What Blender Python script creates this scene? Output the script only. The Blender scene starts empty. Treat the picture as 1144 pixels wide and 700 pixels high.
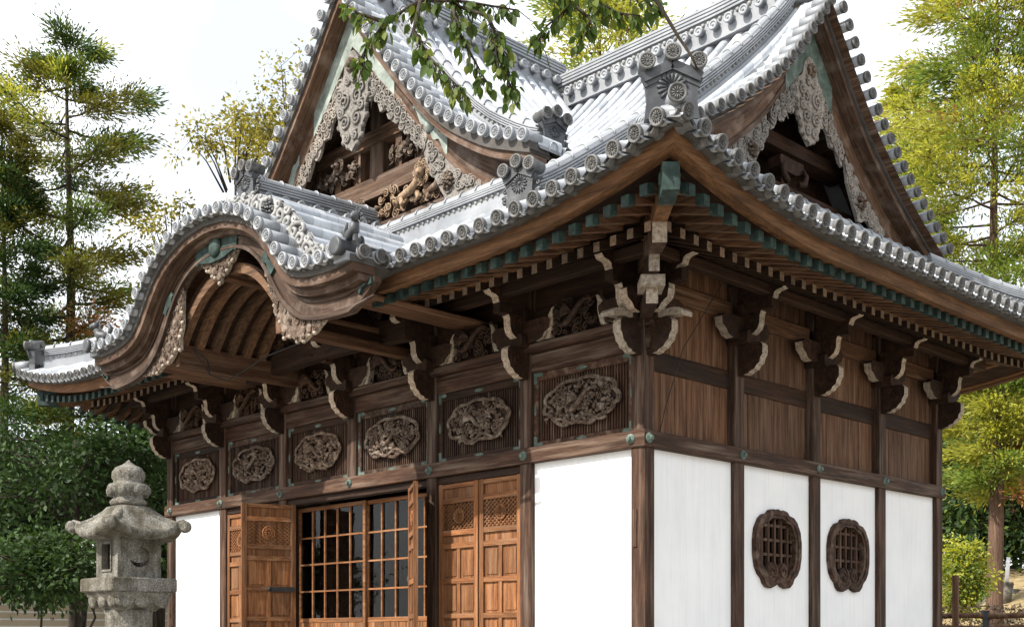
import bpy, math, random
from mathutils import Vector, Matrix
R = math.radians
sc = bpy.context.scene
COL = sc.collection
EYE = 1.6            # eye height: the scene is laid out with the eye at z = 0 and lifted by EYE at the very end
GZ = -1.6            # ground level in that layout

# ------------------------------------------------------------------ camera, sky, sun, exposure
cam_d = bpy.data.cameras.new("camera"); cam = bpy.data.objects.new("camera", cam_d); COL.objects.link(cam)
cam.location = (8.678, -10.759, EYE); cam.rotation_euler = (R(90), 0, 0.81253)
cam_d.sensor_width = 36; cam_d.lens = 36*1323.9/1144
cam_d.shift_x = (572-539.86)/1144; cam_d.shift_y = (712.08-350)/1144
cam_d.clip_end = 1500; cam_d.clip_start = .05
sc.camera = cam
SUN_EL, SUN_AZ = R(43), R(190)      # azimuth clockwise from +Y: the sun stands in front of the hall, a little to the left
world = bpy.data.worlds.new("World"); sc.world = world; world.use_nodes = True
nt = world.node_tree; nt.nodes.clear()
wo = nt.nodes.new('ShaderNodeOutputWorld'); bg = nt.nodes.new('ShaderNodeBackground')
sky = nt.nodes.new('ShaderNodeTexSky'); sky.sky_type = 'NISHITA'; sky.sun_disc = False
sky.sun_elevation = SUN_EL; sky.sun_rotation = SUN_AZ; sky.air_density = 1.0; sky.dust_density = 3.0; sky.ozone_density = 1.0
# thin bright cloud veil over the sky
tcw = nt.nodes.new('ShaderNodeTexCoord'); mpw = nt.nodes.new('ShaderNodeMapping'); mpw.inputs['Scale'].default_value = (1.6, 1.6, 3.2)
nzw = nt.nodes.new('ShaderNodeTexNoise'); nzw.inputs['Scale'].default_value = 1.5; nzw.inputs['Detail'].default_value = 6
rpw = nt.nodes.new('ShaderNodeValToRGB'); rpw.color_ramp.elements[0].position = .36; rpw.color_ramp.elements[1].position = .62
rpw.color_ramp.elements[0].color = (.45, .45, .45, 1); rpw.color_ramp.elements[1].color = (.97, .97, .97, 1)
mxw = nt.nodes.new('ShaderNodeMix'); mxw.data_type = 'RGBA'
L = nt.links.new
L(tcw.outputs['Generated'], mpw.inputs[0]); L(mpw.outputs[0], nzw.inputs['Vector']); L(nzw.outputs['Fac'], rpw.inputs[0])
L(rpw.outputs[0], mxw.inputs[0]); L(sky.outputs[0], mxw.inputs[6]); mxw.inputs[7].default_value = (8.6, 8.9, 9.2, 1)
L(mxw.outputs[2], bg.inputs[0]); bg.inputs[1].default_value = .11; L(bg.outputs[0], wo.inputs[0])
sun_d = bpy.data.lights.new("sun", 'SUN'); sun_d.energy = 4.2; sun_d.angle = R(.5); sun_d.color = (1, .94, .85)
sun = bpy.data.objects.new("sun", sun_d); COL.objects.link(sun)
sdir = Vector((math.sin(SUN_AZ)*math.cos(SUN_EL), math.cos(SUN_AZ)*math.cos(SUN_EL), math.sin(SUN_EL)))
sun.rotation_euler = sdir.to_track_quat('Z', 'Y').to_euler(); sun.location = (0, -20, 30)
sc.view_settings.view_transform = 'Standard'; sc.view_settings.look = 'None'
sc.view_settings.exposure = 0.95; sc.view_settings.gamma = 1; sc.view_settings.use_curve_mapping = False

# ------------------------------------------------------------------ materials
def lin(c): return tuple(((x/255)/12.92 if x/255 <= .04045 else ((x/255+.055)/1.055)**2.4) for x in c)
def newmat(name):
    m = bpy.data.materials.new(name); m.use_nodes = True
    t = m.node_tree; b = t.nodes['Principled BSDF']
    return m, t, b
def coords(t, scale=(1, 1, 1), rnd=True):
    tc = t.nodes.new('ShaderNodeTexCoord'); mp = t.nodes.new('ShaderNodeMapping'); mp.inputs['Scale'].default_value = scale
    if rnd:
        oi = t.nodes.new('ShaderNodeObjectInfo'); ml = t.nodes.new('ShaderNodeMath'); ml.operation = 'MULTIPLY'; ml.inputs[1].default_value = 37.
        ad = t.nodes.new('ShaderNodeVectorMath'); ad.operation = 'ADD'
        t.links.new(oi.outputs['Random'], ml.inputs[0]); t.links.new(tc.outputs['Object'], ad.inputs[0]); t.links.new(ml.outputs[0], ad.inputs[1])
        t.links.new(ad.outputs[0], mp.inputs[0])
    else: t.links.new(tc.outputs['Object'], mp.inputs[0])
    return mp.outputs[0]
def noise(t, vec, scale, detail=5, rough=.6):
    n = t.nodes.new('ShaderNodeTexNoise'); n.inputs['Scale'].default_value = scale; n.inputs['Detail'].default_value = detail
    n.inputs['Roughness'].default_value = rough; t.links.new(vec, n.inputs['Vector']); return n.outputs['Fac']
def ramp(t, fac, stops):
    r = t.nodes.new('ShaderNodeValToRGB'); e = r.color_ramp.elements
    while len(e) < len(stops): e.new(.5)
    for q, (p, c) in zip(e, stops): q.position = p; q.color = (*c, 1)
    t.links.new(fac, r.inputs[0]); return r.outputs[0]
def mix(t, fac, a, b, mode='MIX'):
    m = t.nodes.new('ShaderNodeMix'); m.data_type = 'RGBA'; m.blend_type = mode
    for s, v in ((0, fac), (6, a), (7, b)):
        if hasattr(v, 'is_output') or not isinstance(v, (int, float, tuple)): t.links.new(v, m.inputs[s])
        else: m.inputs[s].default_value = v if s == 0 else (*v, 1)
    return m.outputs[2]
def bump(t, b, h, strength=.3, dist=.01):
    n = t.nodes.new('ShaderNodeBump'); n.inputs['Strength'].default_value = strength; n.inputs['Distance'].default_value = dist
    t.links.new(h, n.inputs['Height']); t.links.new(n.outputs[0], b.inputs['Normal'])
def wood(name, dark, mid, light, axis='z', rough=.75, fine=1.0, weather=None):
    m, t, b = newmat(name)
    s = {'x': (.55, 9, 9), 'y': (9, .55, 9), 'z': (9, 9, .55), 'n': (5, 5, 5), 'u': (2, 2, 2)}[axis]
    if axis == 'u':          # grain runs along the board: the builder lays UV = (length, girth)
        um = t.nodes.new('ShaderNodeUVMap'); um.uv_map = 'UVMap'; mp = t.nodes.new('ShaderNodeMapping'); mp.inputs['Scale'].default_value = (.6, 8, 1); t.links.new(um.outputs[0], mp.inputs[0]); v = mp.outputs[0]
    else: v = coords(t, s)
    f1 = noise(t, v, 2.2*fine, 6, .65); f2 = noise(t, v, 9*fine, 4, .7)
    c = ramp(t, f1, [(.28, dark), (.5, mid), (.74, light)])
    g = ramp(t, f2, [(.35, (.45, .45, .45)), (.6, (1, 1, 1))])
    c = mix(t, .75, c, g, 'MULTIPLY')
    big = noise(t, coords(t, (1.1, 1.1, 1.1)), 1.3, 4)
    c = mix(t, .6, c, ramp(t, big, [(.3, (.6, .58, .56)), (.65, (1.15, 1.1, 1.05))]), 'MULTIPLY')
    if weather:
        wv = noise(t, coords(t, (s[0]*.5, s[1]*.5, s[2]*.5)), 3., 5)
        c = mix(t, ramp(t, wv, [(.5, (0, 0, 0)), (.72, (.8, .8, .8))]), c, weather)
    oi = t.nodes.new('ShaderNodeObjectInfo'); c = mix(t, 1., c, ramp(t, oi.outputs['Random'], [(0, (.76, .78, .80)), (.5, (1, 1, 1)), (1, (1.22, 1.16, 1.10))]), 'MULTIPLY')
    t.links.new(c, b.inputs['Base Color']); b.inputs['Roughness'].default_value = rough
    b.inputs['Specular IOR Level'].default_value = .25
    bump(t, b, f2, .35, .012); return m
M = {}
for ax in 'xyznu':
    M['frame_'+ax] = wood('frame_wood_'+ax, (.017, .0085, .005), (.054, .027, .016), (.115, .065, .042), ax, weather=(.165, .12, .09))
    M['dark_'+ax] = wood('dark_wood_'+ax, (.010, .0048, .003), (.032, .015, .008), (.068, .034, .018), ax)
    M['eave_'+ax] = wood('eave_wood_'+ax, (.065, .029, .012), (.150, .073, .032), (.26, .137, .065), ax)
    M['board_'+ax] = wood('board_wood_'+ax, (.038, .018, .009), (.105, .051, .026), (.195, .105, .058), ax, weather=(.20, .125, .078))
    M['door_'+ax] = wood('door_wood_'+ax, (.085, .032, .012), (.20, .084, .032), (.32, .155, .064), ax, fine=1.4, weather=(.26, .15, .085))
    M['barge_'+ax] = wood('barge_wood_'+ax, (.034, .018, .011), (.095, .055, .034), (.185, .12, .08), ax, weather=(.20, .15, .12))
M['carve'] = wood('carved_wood', (.03, .020, .014), (.115, .080, .058), (.25, .185, .14), 'n', fine=2, weather=(.33, .27, .22))
M['tip'] = wood('worn_rafter_tip', (.12, .08, .05), (.27, .20, .145), (.42, .34, .27), 'n', fine=2.5)
M['carve_dark'] = wood('carved_wood_dark', (.015, .008, .005), (.055, .031, .019), (.13, .078, .05), 'n', fine=2)
M['pale'] = wood('pale_worn_paint', (.16, .115, .08), (.40, .34, .275), (.64, .58, .50), 'n', fine=2.5)
M['silver'] = wood('silvered_carving', (.12, .108, .095), (.27, .25, .228), (.44, .42, .39), 'n', fine=2)
M['gilt'] = wood('worn_gilt_carving', (.12, .075, .045), (.30, .215, .14), (.47, .37, .27), 'n', fine=2)

def simple(name, stops, scale=6, rough=.8, bstr=.2, bd=.01, detail=6, spec=.3, metal=0, rnd=True):
    m, t, b = newmat(name); v = coords(t, rnd=rnd); f = noise(t, v, scale, detail)
    t.links.new(ramp(t, f, stops), b.inputs['Base Color']); b.inputs['Roughness'].default_value = rough
    b.inputs['Specular IOR Level'].default_value = spec; b.inputs['Metallic'].default_value = metal
    if bstr: bump(t, b, noise(t, v, scale*5, 4), bstr, bd)
    return m
def plaster_mat():
    m, t, b = newmat('white_plaster'); v = coords(t); f = noise(t, v, 1.8, 6); g_ = noise(t, coords(t, (7, 7, .35)), 2.4, 5, .7)
    c = ramp(t, f, [(.3, (.755, .765, .775)), (.7, (.83, .83, .83))])
    c = mix(t, .30, c, ramp(t, g_, [(.34, (.78, .77, .75)), (.52, (1, 1, 1))]), 'MULTIPLY')
    t.links.new(c, b.inputs['Base Color']); b.inputs['Roughness'].default_value = .92; bump(t, b, noise(t, v, 26, 4), .10, .004); return m
M['plaster'] = plaster_mat()
M['copper'] = simple('verdigris_copper', [(.3, (.045, .06, .048)), (.5, (.085, .122, .102)), (.72, (.17, .205, .178))], 9, .7, .25, .006)
M['copper_dark'] = simple('dark_verdigris', [(.3, (.008, .014, .012)), (.5, (.016, .034, .029)), (.75, (.055, .085, .076))], 9, .7, .25, .006)
M['copper_pale'] = simple('pale_verdigris_sheet', [(.3, (.115, .135, .12)), (.5, (.21, .245, .22)), (.72, (.33, .365, .335))], 6, .7, .25, .006)
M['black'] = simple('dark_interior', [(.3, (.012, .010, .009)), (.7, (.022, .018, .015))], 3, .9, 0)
M['iron'] = simple('black_iron', [(.3, (.012, .012, .013)), (.7, (.03, .03, .03))], 9, .6, 0)
M['batten_shade'] = simple('shadowed_batten', [(.3, (.05, .046, .042)), (.7, (.10, .092, .085))], 5, .9, .2)  # dark strip below the tile edges, shadow there included in its colour
def tile_mat(name='silver_grey_tile', k=1.):
    m, t, b = newmat(name); v = coords(t, rnd=False)
    f = noise(t, v, 1.7, 6); f2 = noise(t, v, 14, 4)
    c = ramp(t, f, [(.28, (.29, .312, .345)), (.5, (.395, .42, .455)), (.72, (.50, .52, .55))])
    c = mix(t, .5, c, ramp(t, f2, [(.3, (.80, .80, .80)), (.6, (1, 1, 1))]), 'MULTIPLY')
    uv = t.nodes.new('ShaderNodeUVMap'); uv.uv_map = 'UVMap'
    sp = t.nodes.new('ShaderNodeSeparateXYZ'); t.links.new(uv.outputs[0], sp.inputs[0])
    d = t.nodes.new('ShaderNodeMath'); d.operation = 'DIVIDE'; d.inputs[1].default_value = .29; t.links.new(sp.outputs[1], d.inputs[0])
    fr = t.nodes.new('ShaderNodeMath'); fr.operation = 'FRACT'; t.links.new(d.outputs[0], fr.inputs[0])
    fl = t.nodes.new('ShaderNodeMath'); fl.operation = 'FLOOR'; t.links.new(d.outputs[0], fl.inputs[0])
    ru = t.nodes.new('ShaderNodeMath'); ru.operation = 'ROUND'; t.links.new(sp.outputs[0], ru.inputs[0])
    cb = t.nodes.new('ShaderNodeCombineXYZ'); t.links.new(fl.outputs[0], cb.inputs[0]); t.links.new(ru.outputs[0], cb.inputs[1])
    wn = t.nodes.new('ShaderNodeTexWhiteNoise'); wn.noise_dimensions = '2D'; t.links.new(cb.outputs[0], wn.inputs['Vector'])
    c = mix(t, 1., c, ramp(t, wn.outputs['Value'], [(0, (.72, .73, .75)), (.5, (.96, .97, .98)), (1, (1.22, 1.21, 1.19))]), 'MULTIPLY')      # every tile fired a little differently
    st = noise(t, coords(t, (.9, .9, .9), False), 2.2, 7, .7); c = mix(t, ramp(t, st, [(.56, (0, 0, 0)), (.72, (.55, .55, .55))]), c, (.13, .135, .12))
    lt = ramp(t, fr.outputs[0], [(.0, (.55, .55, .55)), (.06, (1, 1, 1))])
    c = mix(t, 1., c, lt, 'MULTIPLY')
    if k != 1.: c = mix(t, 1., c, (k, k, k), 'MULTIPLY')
    t.links.new(c, b.inputs['Base Color']); b.inputs['Roughness'].default_value = .42
    b.inputs['Specular IOR Level'].default_value = .55
    ad = t.nodes.new('ShaderNodeMath'); ad.operation = 'ADD'; t.links.new(fr.outputs[0], ad.inputs[0]); 
    ml = t.nodes.new('ShaderNodeMath'); ml.operation = 'MULTIPLY'; ml.inputs[1].default_value = .25; t.links.new(f2, ml.inputs[0]); t.links.new(ml.outputs[0], ad.inputs[1])
    bump(t, b, ad.outputs[0], .35, .02); return m
M['tile'] = tile_mat(); M['tile_pan'] = tile_mat('shaded_pan_tile', .36)      # channels darkened in colour for the shadow gaps between rows, plus some dirt
M['porch_u'] = wood('shade_toned_porch_wood', (.020, .011, .007), (.062, .037, .024), (.135, .088, .059), 'u', weather=(.16, .12, .095))  # darker copy of the bargeboard wood: overhang shade put into the colour
M['tile_cap'] = simple('weathered_tile_end', [(.25, (.042, .042, .041)), (.5, (.10, .10, .098)), (.75, (.20, .196, .19))], 11, .6, .3, .006, spec=.4)
M['tile_oni'] = simple('dark_tile_ornament', [(.25, (.020, .021, .024)), (.5, (.042, .045, .050)), (.75, (.085, .09, .098))], 7, .5, .25, .006, spec=.5)
M['tile_light'] = simple('lime_washed_tile', [(.25, (.10, .10, .098)), (.5, (.25, .25, .245)), (.75, (.43, .428, .42))], 9, .7, .3, .008)
def stone_mat():
    m, t, b = newmat('lichen_granite'); v = coords(t, rnd=False)
    a = noise(t, v, 70, 3, .8); bg_ = noise(t, v, 4.5, 6, .65); c = noise(t, v, 15, 5, .7)
    col = ramp(t, a, [(.3, (.05, .046, .041)), (.5, (.185, .174, .153)), (.7, (.38, .365, .325))])
    col = mix(t, ramp(t, bg_, [(.42, (0, 0, 0)), (.62, (.85, .85, .85))]), col, (.075, .064, .042))
    col = mix(t, ramp(t, c, [(.55, (0, 0, 0)), (.72, (.7, .7, .7))]), col, (.055, .062, .038))
    wst = noise(t, coords(t, (5, 5, .7), False), 2.6, 6, .7); col = mix(t, .8, col, ramp(t, wst, [(.36, (.42, .41, .38)), (.56, (1, 1, 1)), (.75, (1.2, 1.18, 1.12))]), 'MULTIPLY')      # rain streaks
    t.links.new(col, b.inputs['Base Color']); b.inputs['Roughness'].default_value = .95; b.inputs['Specular IOR Level'].default_value = .15
    ad = t.nodes.new('ShaderNodeMath'); ad.operation = 'ADD'; t.links.new(a, ad.inputs[0]); t.links.new(c, ad.inputs[1])
    bump(t, b, ad.outputs[0], .8, .012); return m
M['stone'] = stone_mat()
def glass_mat():
    m, t, b = newmat('old_window_glass'); v = coords(t)
    t.nodes.remove(b); out = t.nodes['Material Output']
    tr = t.nodes.new('ShaderNodeBsdfTransparent'); tr.inputs[0].default_value = (.80, .84, .84, 1); gl = t.nodes.new('ShaderNodeBsdfGlossy'); gl.inputs['Roughness'].default_value = .03
    fr = t.nodes.new('ShaderNodeFresnel'); fr.inputs['IOR'].default_value = 1.4; mx = t.nodes.new('ShaderNodeMixShader')
    n = t.nodes.new('ShaderNodeBump'); n.inputs['Strength'].default_value = .12; n.inputs['Distance'].default_value = .03; t.links.new(noise(t, v, 2.2, 2), n.inputs['Height'])
    t.links.new(n.outputs[0], gl.inputs['Normal']); t.links.new(n.outputs[0], fr.inputs['Normal'])
    t.links.new(fr.outputs[0], mx.inputs[0]); t.links.new(tr.outputs[0], mx.inputs[1]); t.links.new(gl.outputs[0], mx.inputs[2]); t.links.new(mx.outputs[0], out.inputs[0]); return m
M['glass'] = glass_mat()
def leaf_mat(name, c, trans=.45, var=.35):
    m, t, b = newmat(name); out = t.nodes['Material Output']; t.nodes.remove(b)
    v = coords(t, rnd=False); f = noise(t, v, 1.3, 4)
    lo = tuple(x*(1-var) for x in c); hi = tuple(min(1, x*(1+var)) for x in c)
    col = ramp(t, f, [(.3, lo), (.7, hi)])
    d = t.nodes.new('ShaderNodeBsdfDiffuse'); tr = t.nodes.new('ShaderNodeBsdfTranslucent'); mx = t.nodes.new('ShaderNodeMixShader')
    t.links.new(col, d.inputs[0]); t.links.new(mix(t, 1., col, (1.15, 1.1, .6), 'MULTIPLY'), tr.inputs[0])
    gl = t.nodes.new('ShaderNodeBsdfGlossy'); gl.inputs['Roughness'].default_value = .55; gl.inputs[0].default_value = (.4, .4, .4, 1)
    m2 = t.nodes.new('ShaderNodeMixShader'); m2.inputs[0].default_value = .035
    mx.inputs[0].default_value = trans
    t.links.new(d.outputs[0], mx.inputs[1]); t.links.new(tr.outputs[0], mx.inputs[2])
    t.links.new(mx.outputs[0], m2.inputs[1]); t.links.new(gl.outputs[0], m2.inputs[2]); t.links.new(m2.outputs[0], out.inputs[0])
    return m
M['bark'] = wood('cedar_bark', (.05, .03, .02), (.13, .08, .055), (.23, .155, .11), 'z', .95, 1.6)
M['bark_dark'] = wood('dark_bark', (.02, .016, .012), (.05, .04, .03), (.10, .08, .06), 'z', .95, 1.6)

# ------------------------------------------------------------------ mesh builder
class MB:
    def __init__(s): s.v = []; s.f = []; s.m = []; s.uv = {}; s.smooth = set()
    def face(s, idx, m=0, uv=None, smooth=False):
        if uv: s.uv[len(s.f)] = uv
        if smooth: s.smooth.add(len(s.f))
        s.f.append(tuple(idx)); s.m.append(m)
    def pts(s, ps):
        i = len(s.v); s.v.extend([tuple(p) for p in ps]); return list(range(i, i+len(ps)))
    def box(s, a, b, m=0):
        x0, y0, z0 = [min(p, q) for p, q in zip(a, b)]; x1, y1, z1 = [max(p, q) for p, q in zip(a, b)]
        i = s.pts([(x0, y0, z0), (x1, y0, z0), (x1, y1, z0), (x0, y1, z0), (x0, y0, z1), (x1, y0, z1), (x1, y1, z1), (x0, y1, z1)])
        for q in ((3, 2, 1, 0), (4, 5, 6, 7), (0, 1, 5, 4), (1, 2, 6, 5), (2, 3, 7, 6), (3, 0, 4, 7)): s.face([i[k] for k in q], m)
    def cbox(s, a, b, c=.012, m=0):   # box whose long vertical/horizontal edges are chamfered
        x0, y0, z0 = [min(p, q) for p, q in zip(a, b)]; x1, y1, z1 = [max(p, q) for p, q in zip(a, b)]
        d = (x1-x0, y1-y0, z1-z0); k = d.index(max(d))
        def ring(w):
            if k == 2: P = [(x0+c, y0), (x1-c, y0), (x1, y0+c), (x1, y1-c), (x1-c, y1), (x0+c, y1), (x0, y1-c), (x0, y0+c)]; return [(p, q, w) for p, q in P]
            if k == 0: P = [(y0+c, z0), (y1-c, z0), (y1, z0+c), (y1, z1-c), (y1-c, z1), (y0+c, z1), (y0, z1-c), (y0, z0+c)]; return [(w, p, q) for p, q in P]
            P = [(z0+c, x0), (z1-c, x0), (z1, x0+c), (z1, x1-c), (z1-c, x1), (z0+c, x1), (z0, x1-c), (z0, x0+c)]; return [(q, w, p) for p, q in P]
        lo, hi = ((z0, z1), (x0, x1), (y0, y1))[(2, 0, 1).index(k)]
        A = s.pts(ring(lo)); B = s.pts(ring(hi))
        s.face(A[::-1], m); s.face(B, m)
        for j in range(8): s.face((A[j], A[(j+1) % 8], B[(j+1) % 8], B[j]), m)
    def beam(s, p, q, w, h, m=0, up=(0, 0, 1), mend=None):   # bar from p to q, section w x h centred
        p = Vector(p); q = Vector(q); d = (q-p).normalized(); r = d.cross(Vector(up)).normalized(); u = r.cross(d)
        A = s.pts([p+r*a*w/2+u*b*h/2 for a, b in ((-1, -1), (1, -1), (1, 1), (-1, 1))])
        B = s.pts([q+r*a*w/2+u*b*h/2 for a, b in ((-1, -1), (1, -1), (1, 1), (-1, 1))])
        s.face(A, m); s.face(B[::-1], m if mend is None else mend)
        for j in range(4): s.face((A[(j+1) % 4], A[j], B[j], B[(j+1) % 4]), m)
    def tube(s, path, rad, n=6, m=0, cap=True, sm=True):
        P = [Vector(p) for p in path]; k = len(P)
        if not hasattr(rad, '__len__'): rad = [rad]*k
        rings = []; up = None
        for i in range(k):
            d = (P[min(i+1, k-1)]-P[max(i-1, 0)])
            d = d.normalized() if d.length > 1e-9 else Vector((0, 0, 1))
            if up is None: up = d.orthogonal().normalized()
            up = (up - d*up.dot(d)); up = up.normalized() if up.length > 1e-6 else d.orthogonal().normalized()
            w = d.cross(up)
            rings.append(s.pts([P[i]+(up*math.cos(2*math.pi*j/n)+w*math.sin(2*math.pi*j/n))*rad[i] for j in range(n)]))
        for a, b in zip(rings, rings[1:]):
            for j in range(n): s.face((a[j], a[(j+1) % n], b[(j+1) % n], b[j]), m, smooth=sm)
        if cap: s.face(rings[0][::-1], m); s.face(rings[-1], m)
    def lathe(s, c, prof, n=20, m=0, ax=(0, 0, 1), sm=True):
        c = Vector(c); a = Vector(ax).normalized(); u = a.orthogonal().normalized(); w = a.cross(u); rings = []
        for r, z in prof: rings.append(s.pts([c+a*z+(u*math.cos(2*math.pi*j/n)+w*math.sin(2*math.pi*j/n))*max(r, 1e-4) for j in range(n)]))
        for A, B in zip(rings, rings[1:]):
            for j in range(n): s.face((A[j], A[(j+1) % n], B[(j+1) % n], B[j]), m, smooth=sm)
        s.face(rings[0][::-1], m); s.face(rings[-1], m)
    def prism(s, poly, fr, w0, w1, m=0, ms=None):     # poly in (u, v) of frame fr, from depth w0 to w1
        A = s.pts([fr(u, v, w0) for u, v in poly]); B = s.pts([fr(u, v, w1) for u, v in poly]); n = len(poly)
        s.face(A[::-1], m); s.face(B, m)
        for j in range(n):
            mm = m if ms is None else (ms(j) if callable(ms) else ms)
            s.face((A[j], A[(j+1) % n], B[(j+1) % n], B[j]), mm)
    def ring(s, po, pi, fr, w0, w1, m=0):             # frame between two outlines of equal count
        n = len(po); o0 = s.pts([fr(u, v, w0) for u, v in po]); o1 = s.pts([fr(u, v, w1) for u, v in po])
        i0 = s.pts([fr(u, v, w0) for u, v in pi]); i1 = s.pts([fr(u, v, w1) for u, v in pi])
        for j in range(n):
            k = (j+1) % n
            s.face((o1[j], o1[k], i1[k], i1[j]), m); s.face((o0[k], o0[j], i0[j], i0[k]), m)
            s.face((o0[j], o0[k], o1[k], o1[j]), m); s.face((i0[k], i0[j], i1[j], i1[k]), m)
    def grid(s, rows, m=0, uvs=None, sm=True, cm=None):
        ids = [s.pts(r) for r in rows]
        for i in range(len(rows)-1):
            for j in range(len(rows[i])-1):
                uv = None
                if uvs: uv = [uvs[i][j], uvs[i][j+1], uvs[i+1][j+1], uvs[i+1][j]]
                s.face((ids[i][j], ids[i][j+1], ids[i+1][j+1], ids[i+1][j]), m if cm is None else cm[j], uv, sm)
    def sweep(s, path, sect, m=0, side=None, cap=True, sm=False):   # section [(lateral, up)], lateral = horizontal normal of the path
        P = [Vector(p) for p in path]; rings = []; k = len(P)
        for i in range(k):
            d = (P[min(i+1, k-1)]-P[max(i-1, 0)]); d.z = 0; d.normalize()
            r = Vector((d.y, -d.x, 0)) if side is None else Vector(side)
            rings.append(s.pts([P[i]+r*a+Vector((0, 0, b)) for a, b in sect]))
        n = len(sect)
        for A, B in zip(rings, rings[1:]):
            for j in range(n): s.face((A[j], A[(j+1) % n], B[(j+1) % n], B[j]), m, smooth=sm)
        if cap: s.face(rings[0][::-1], m); s.face(rings[-1], m)
    def ball(s, c, r, m=0, n=8, k=5):
        c = Vector(c); rr = r if hasattr(r, '__len__') else (r, r, r); rings = []
        for i in range(1, k):
            th = math.pi*i/k
            rings.append(s.pts([(c.x+rr[0]*math.sin(th)*math.cos(2*math.pi*j/n), c.y+rr[1]*math.sin(th)*math.sin(2*math.pi*j/n), c.z+rr[2]*math.cos(th)) for j in range(n)]))
        t, b = s.pts([(c.x, c.y, c.z+rr[2]), (c.x, c.y, c.z-rr[2])])
        for j in range(n):
            s.face((t, rings[0][j], rings[0][(j+1) % n]), m, smooth=True); s.face((b, rings[-1][(j+1) % n], rings[-1][j]), m, smooth=True)
        for A, B in zip(rings, rings[1:]):
            for j in range(n): s.face((A[j], B[j], B[(j+1) % n], A[(j+1) % n]), m, smooth=True)
    def mesh(s, name, mats, off=(0, 0, 0)):
        me = bpy.data.meshes.new(name)
        o = Vector(off); me.from_pydata([(x-o.x, y-o.y, z-o.z) for x, y, z in s.v], [], s.f)
        if not isinstance(mats, (list, tuple)): mats = [mats]
        for q in mats: me.materials.append(q)
        me.polygons.foreach_set('material_index', s.m)
        me.polygons.foreach_set('use_smooth', [i in s.smooth for i in range(len(s.f))])
        if s.uv:
            ul = me.uv_layers.new(name='UVMap')
            for p in me.polygons:
                q = s.uv.get(p.index)
                for n_, li in enumerate(p.loop_indices): ul.data[li].uv = q[n_] if q else (0, .15)
        me.update(); return me
    def build(s, name, mats, parent=None, at=None):
        base = wloc(parent) if parent else Vector((0, 0, 0))
        loc = Vector(at) if at is not None else base
        ob = bpy.data.objects.new(name, s.mesh(name, mats, loc)); COL.objects.link(ob)
        ob.location = loc-base if parent else loc
        if parent: ob.parent = parent
        return ob
def wloc(o):
    l = Vector((0, 0, 0))
    while o is not None: l += Vector(o.location); o = o.parent
    return l
def inst(src, loc, rot=(0, 0, 0), parent=None, first=[None], scale=None):
    o = src.copy(); COL.objects.link(o); o.parent = parent
    o.location = Vector(loc)-(wloc(parent) if parent else Vector((0, 0, 0))); o.rotation_euler = rot
    if scale: o.scale = scale
    return o
def tag(o, label=None, cat=None, group=None, kind=None):
    if label: o['label'] = label
    if cat: o['category'] = cat
    if group: o['group'] = group
    if kind: o['kind'] = kind
    return o
def empty(name, loc, **k):
    o = bpy.data.objects.new(name, None); COL.objects.link(o); o.location = loc; o.empty_display_size = .3; return tag(o, **k)
def frame(O, a, b, n):
    O, a, b, n = Vector(O), Vector(a), Vector(b), Vector(n)
    return lambda u, v, w=0: O+a*u+b*v+n*w
def lerp(tab, x):
    if x <= tab[0][0]: return tab[0][1]
    for (a, p), (b, q) in zip(tab, tab[1:]):
        if x <= b: return p+(q-p)*(x-a)/(b-a)
    return tab[-1][1]
def smoothtab(tab, x):            # Catmull-Rom through a table of (x, y)
    n = len(tab)
    if x <= tab[0][0]: return tab[0][1]+(x-tab[0][0])*(tab[1][1]-tab[0][1])/(tab[1][0]-tab[0][0])
    if x >= tab[-1][0]: return tab[-1][1]+(x-tab[-1][0])*(tab[-1][1]-tab[-2][1])/(tab[-1][0]-tab[-2][0])
    for i in range(n-1):
        if x <= tab[i+1][0]: break
    x0, y0 = tab[i]; x1, y1 = tab[i+1]; h = x1-x0; t = (x-x0)/h
    s0 = (tab[i+1][1]-tab[i-1][1])/(tab[i+1][0]-tab[i-1][0]) if i > 0 else (y1-y0)/h
    s1 = (tab[i+2][1]-tab[i][1])/(tab[i+2][0]-tab[i][0]) if i < n-2 else (y1-y0)/h
    return (2*t**3-3*t*t+1)*y0+(t**3-2*t*t+t)*h*s0+(-2*t**3+3*t*t)*y1+(t**3-t*t)*h*s1
def curl(mb, fr, u, v, r, turns=1.4, a0=0., th=.02, m=0, sgn=1, tail=0., w=0.):   # a carved spiral
    n = int(10*turns)+3; P = []; Rr = []
    for i in range(n):
        t = i/(n-1); a = a0+sgn*turns*2*math.pi*t; q = r*(1-.85*t)
        P.append(fr(u+q*math.cos(a), v+q*math.sin(a), w+th*.6*t)); Rr.append(th*(1-.45*t))
    if tail:
        a = a0; du, dv = sgn*math.sin(a), -sgn*math.cos(a)
        P.insert(0, fr(u+r*math.cos(a)+du*tail, v+r*math.sin(a)+dv*tail, w)); Rr.insert(0, th*.55)
    mb.tube(P, Rr, 5, m)
def chrys(mb, fr, r, w, m=0, n=16):       # sixteen-petalled flower in relief
    for k in range(n):
        a = 2*math.pi*k/n; ca, sa = math.cos(a), math.sin(a)
        mb.tube([fr(ca*r*.25, sa*r*.25, w), fr(ca*r*.7, sa*r*.7, w+.006), fr(ca*r*.96, sa*r*.96, w)], [r*.05, r*.12, r*.10], 5, m)
    mb.lathe(fr(0, 0, w-.005), [(r*.2, 0), (r*.17, .016), (.001, .022)], 8, m, fr(0, 0, 1)-fr(0, 0, 0))

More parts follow.
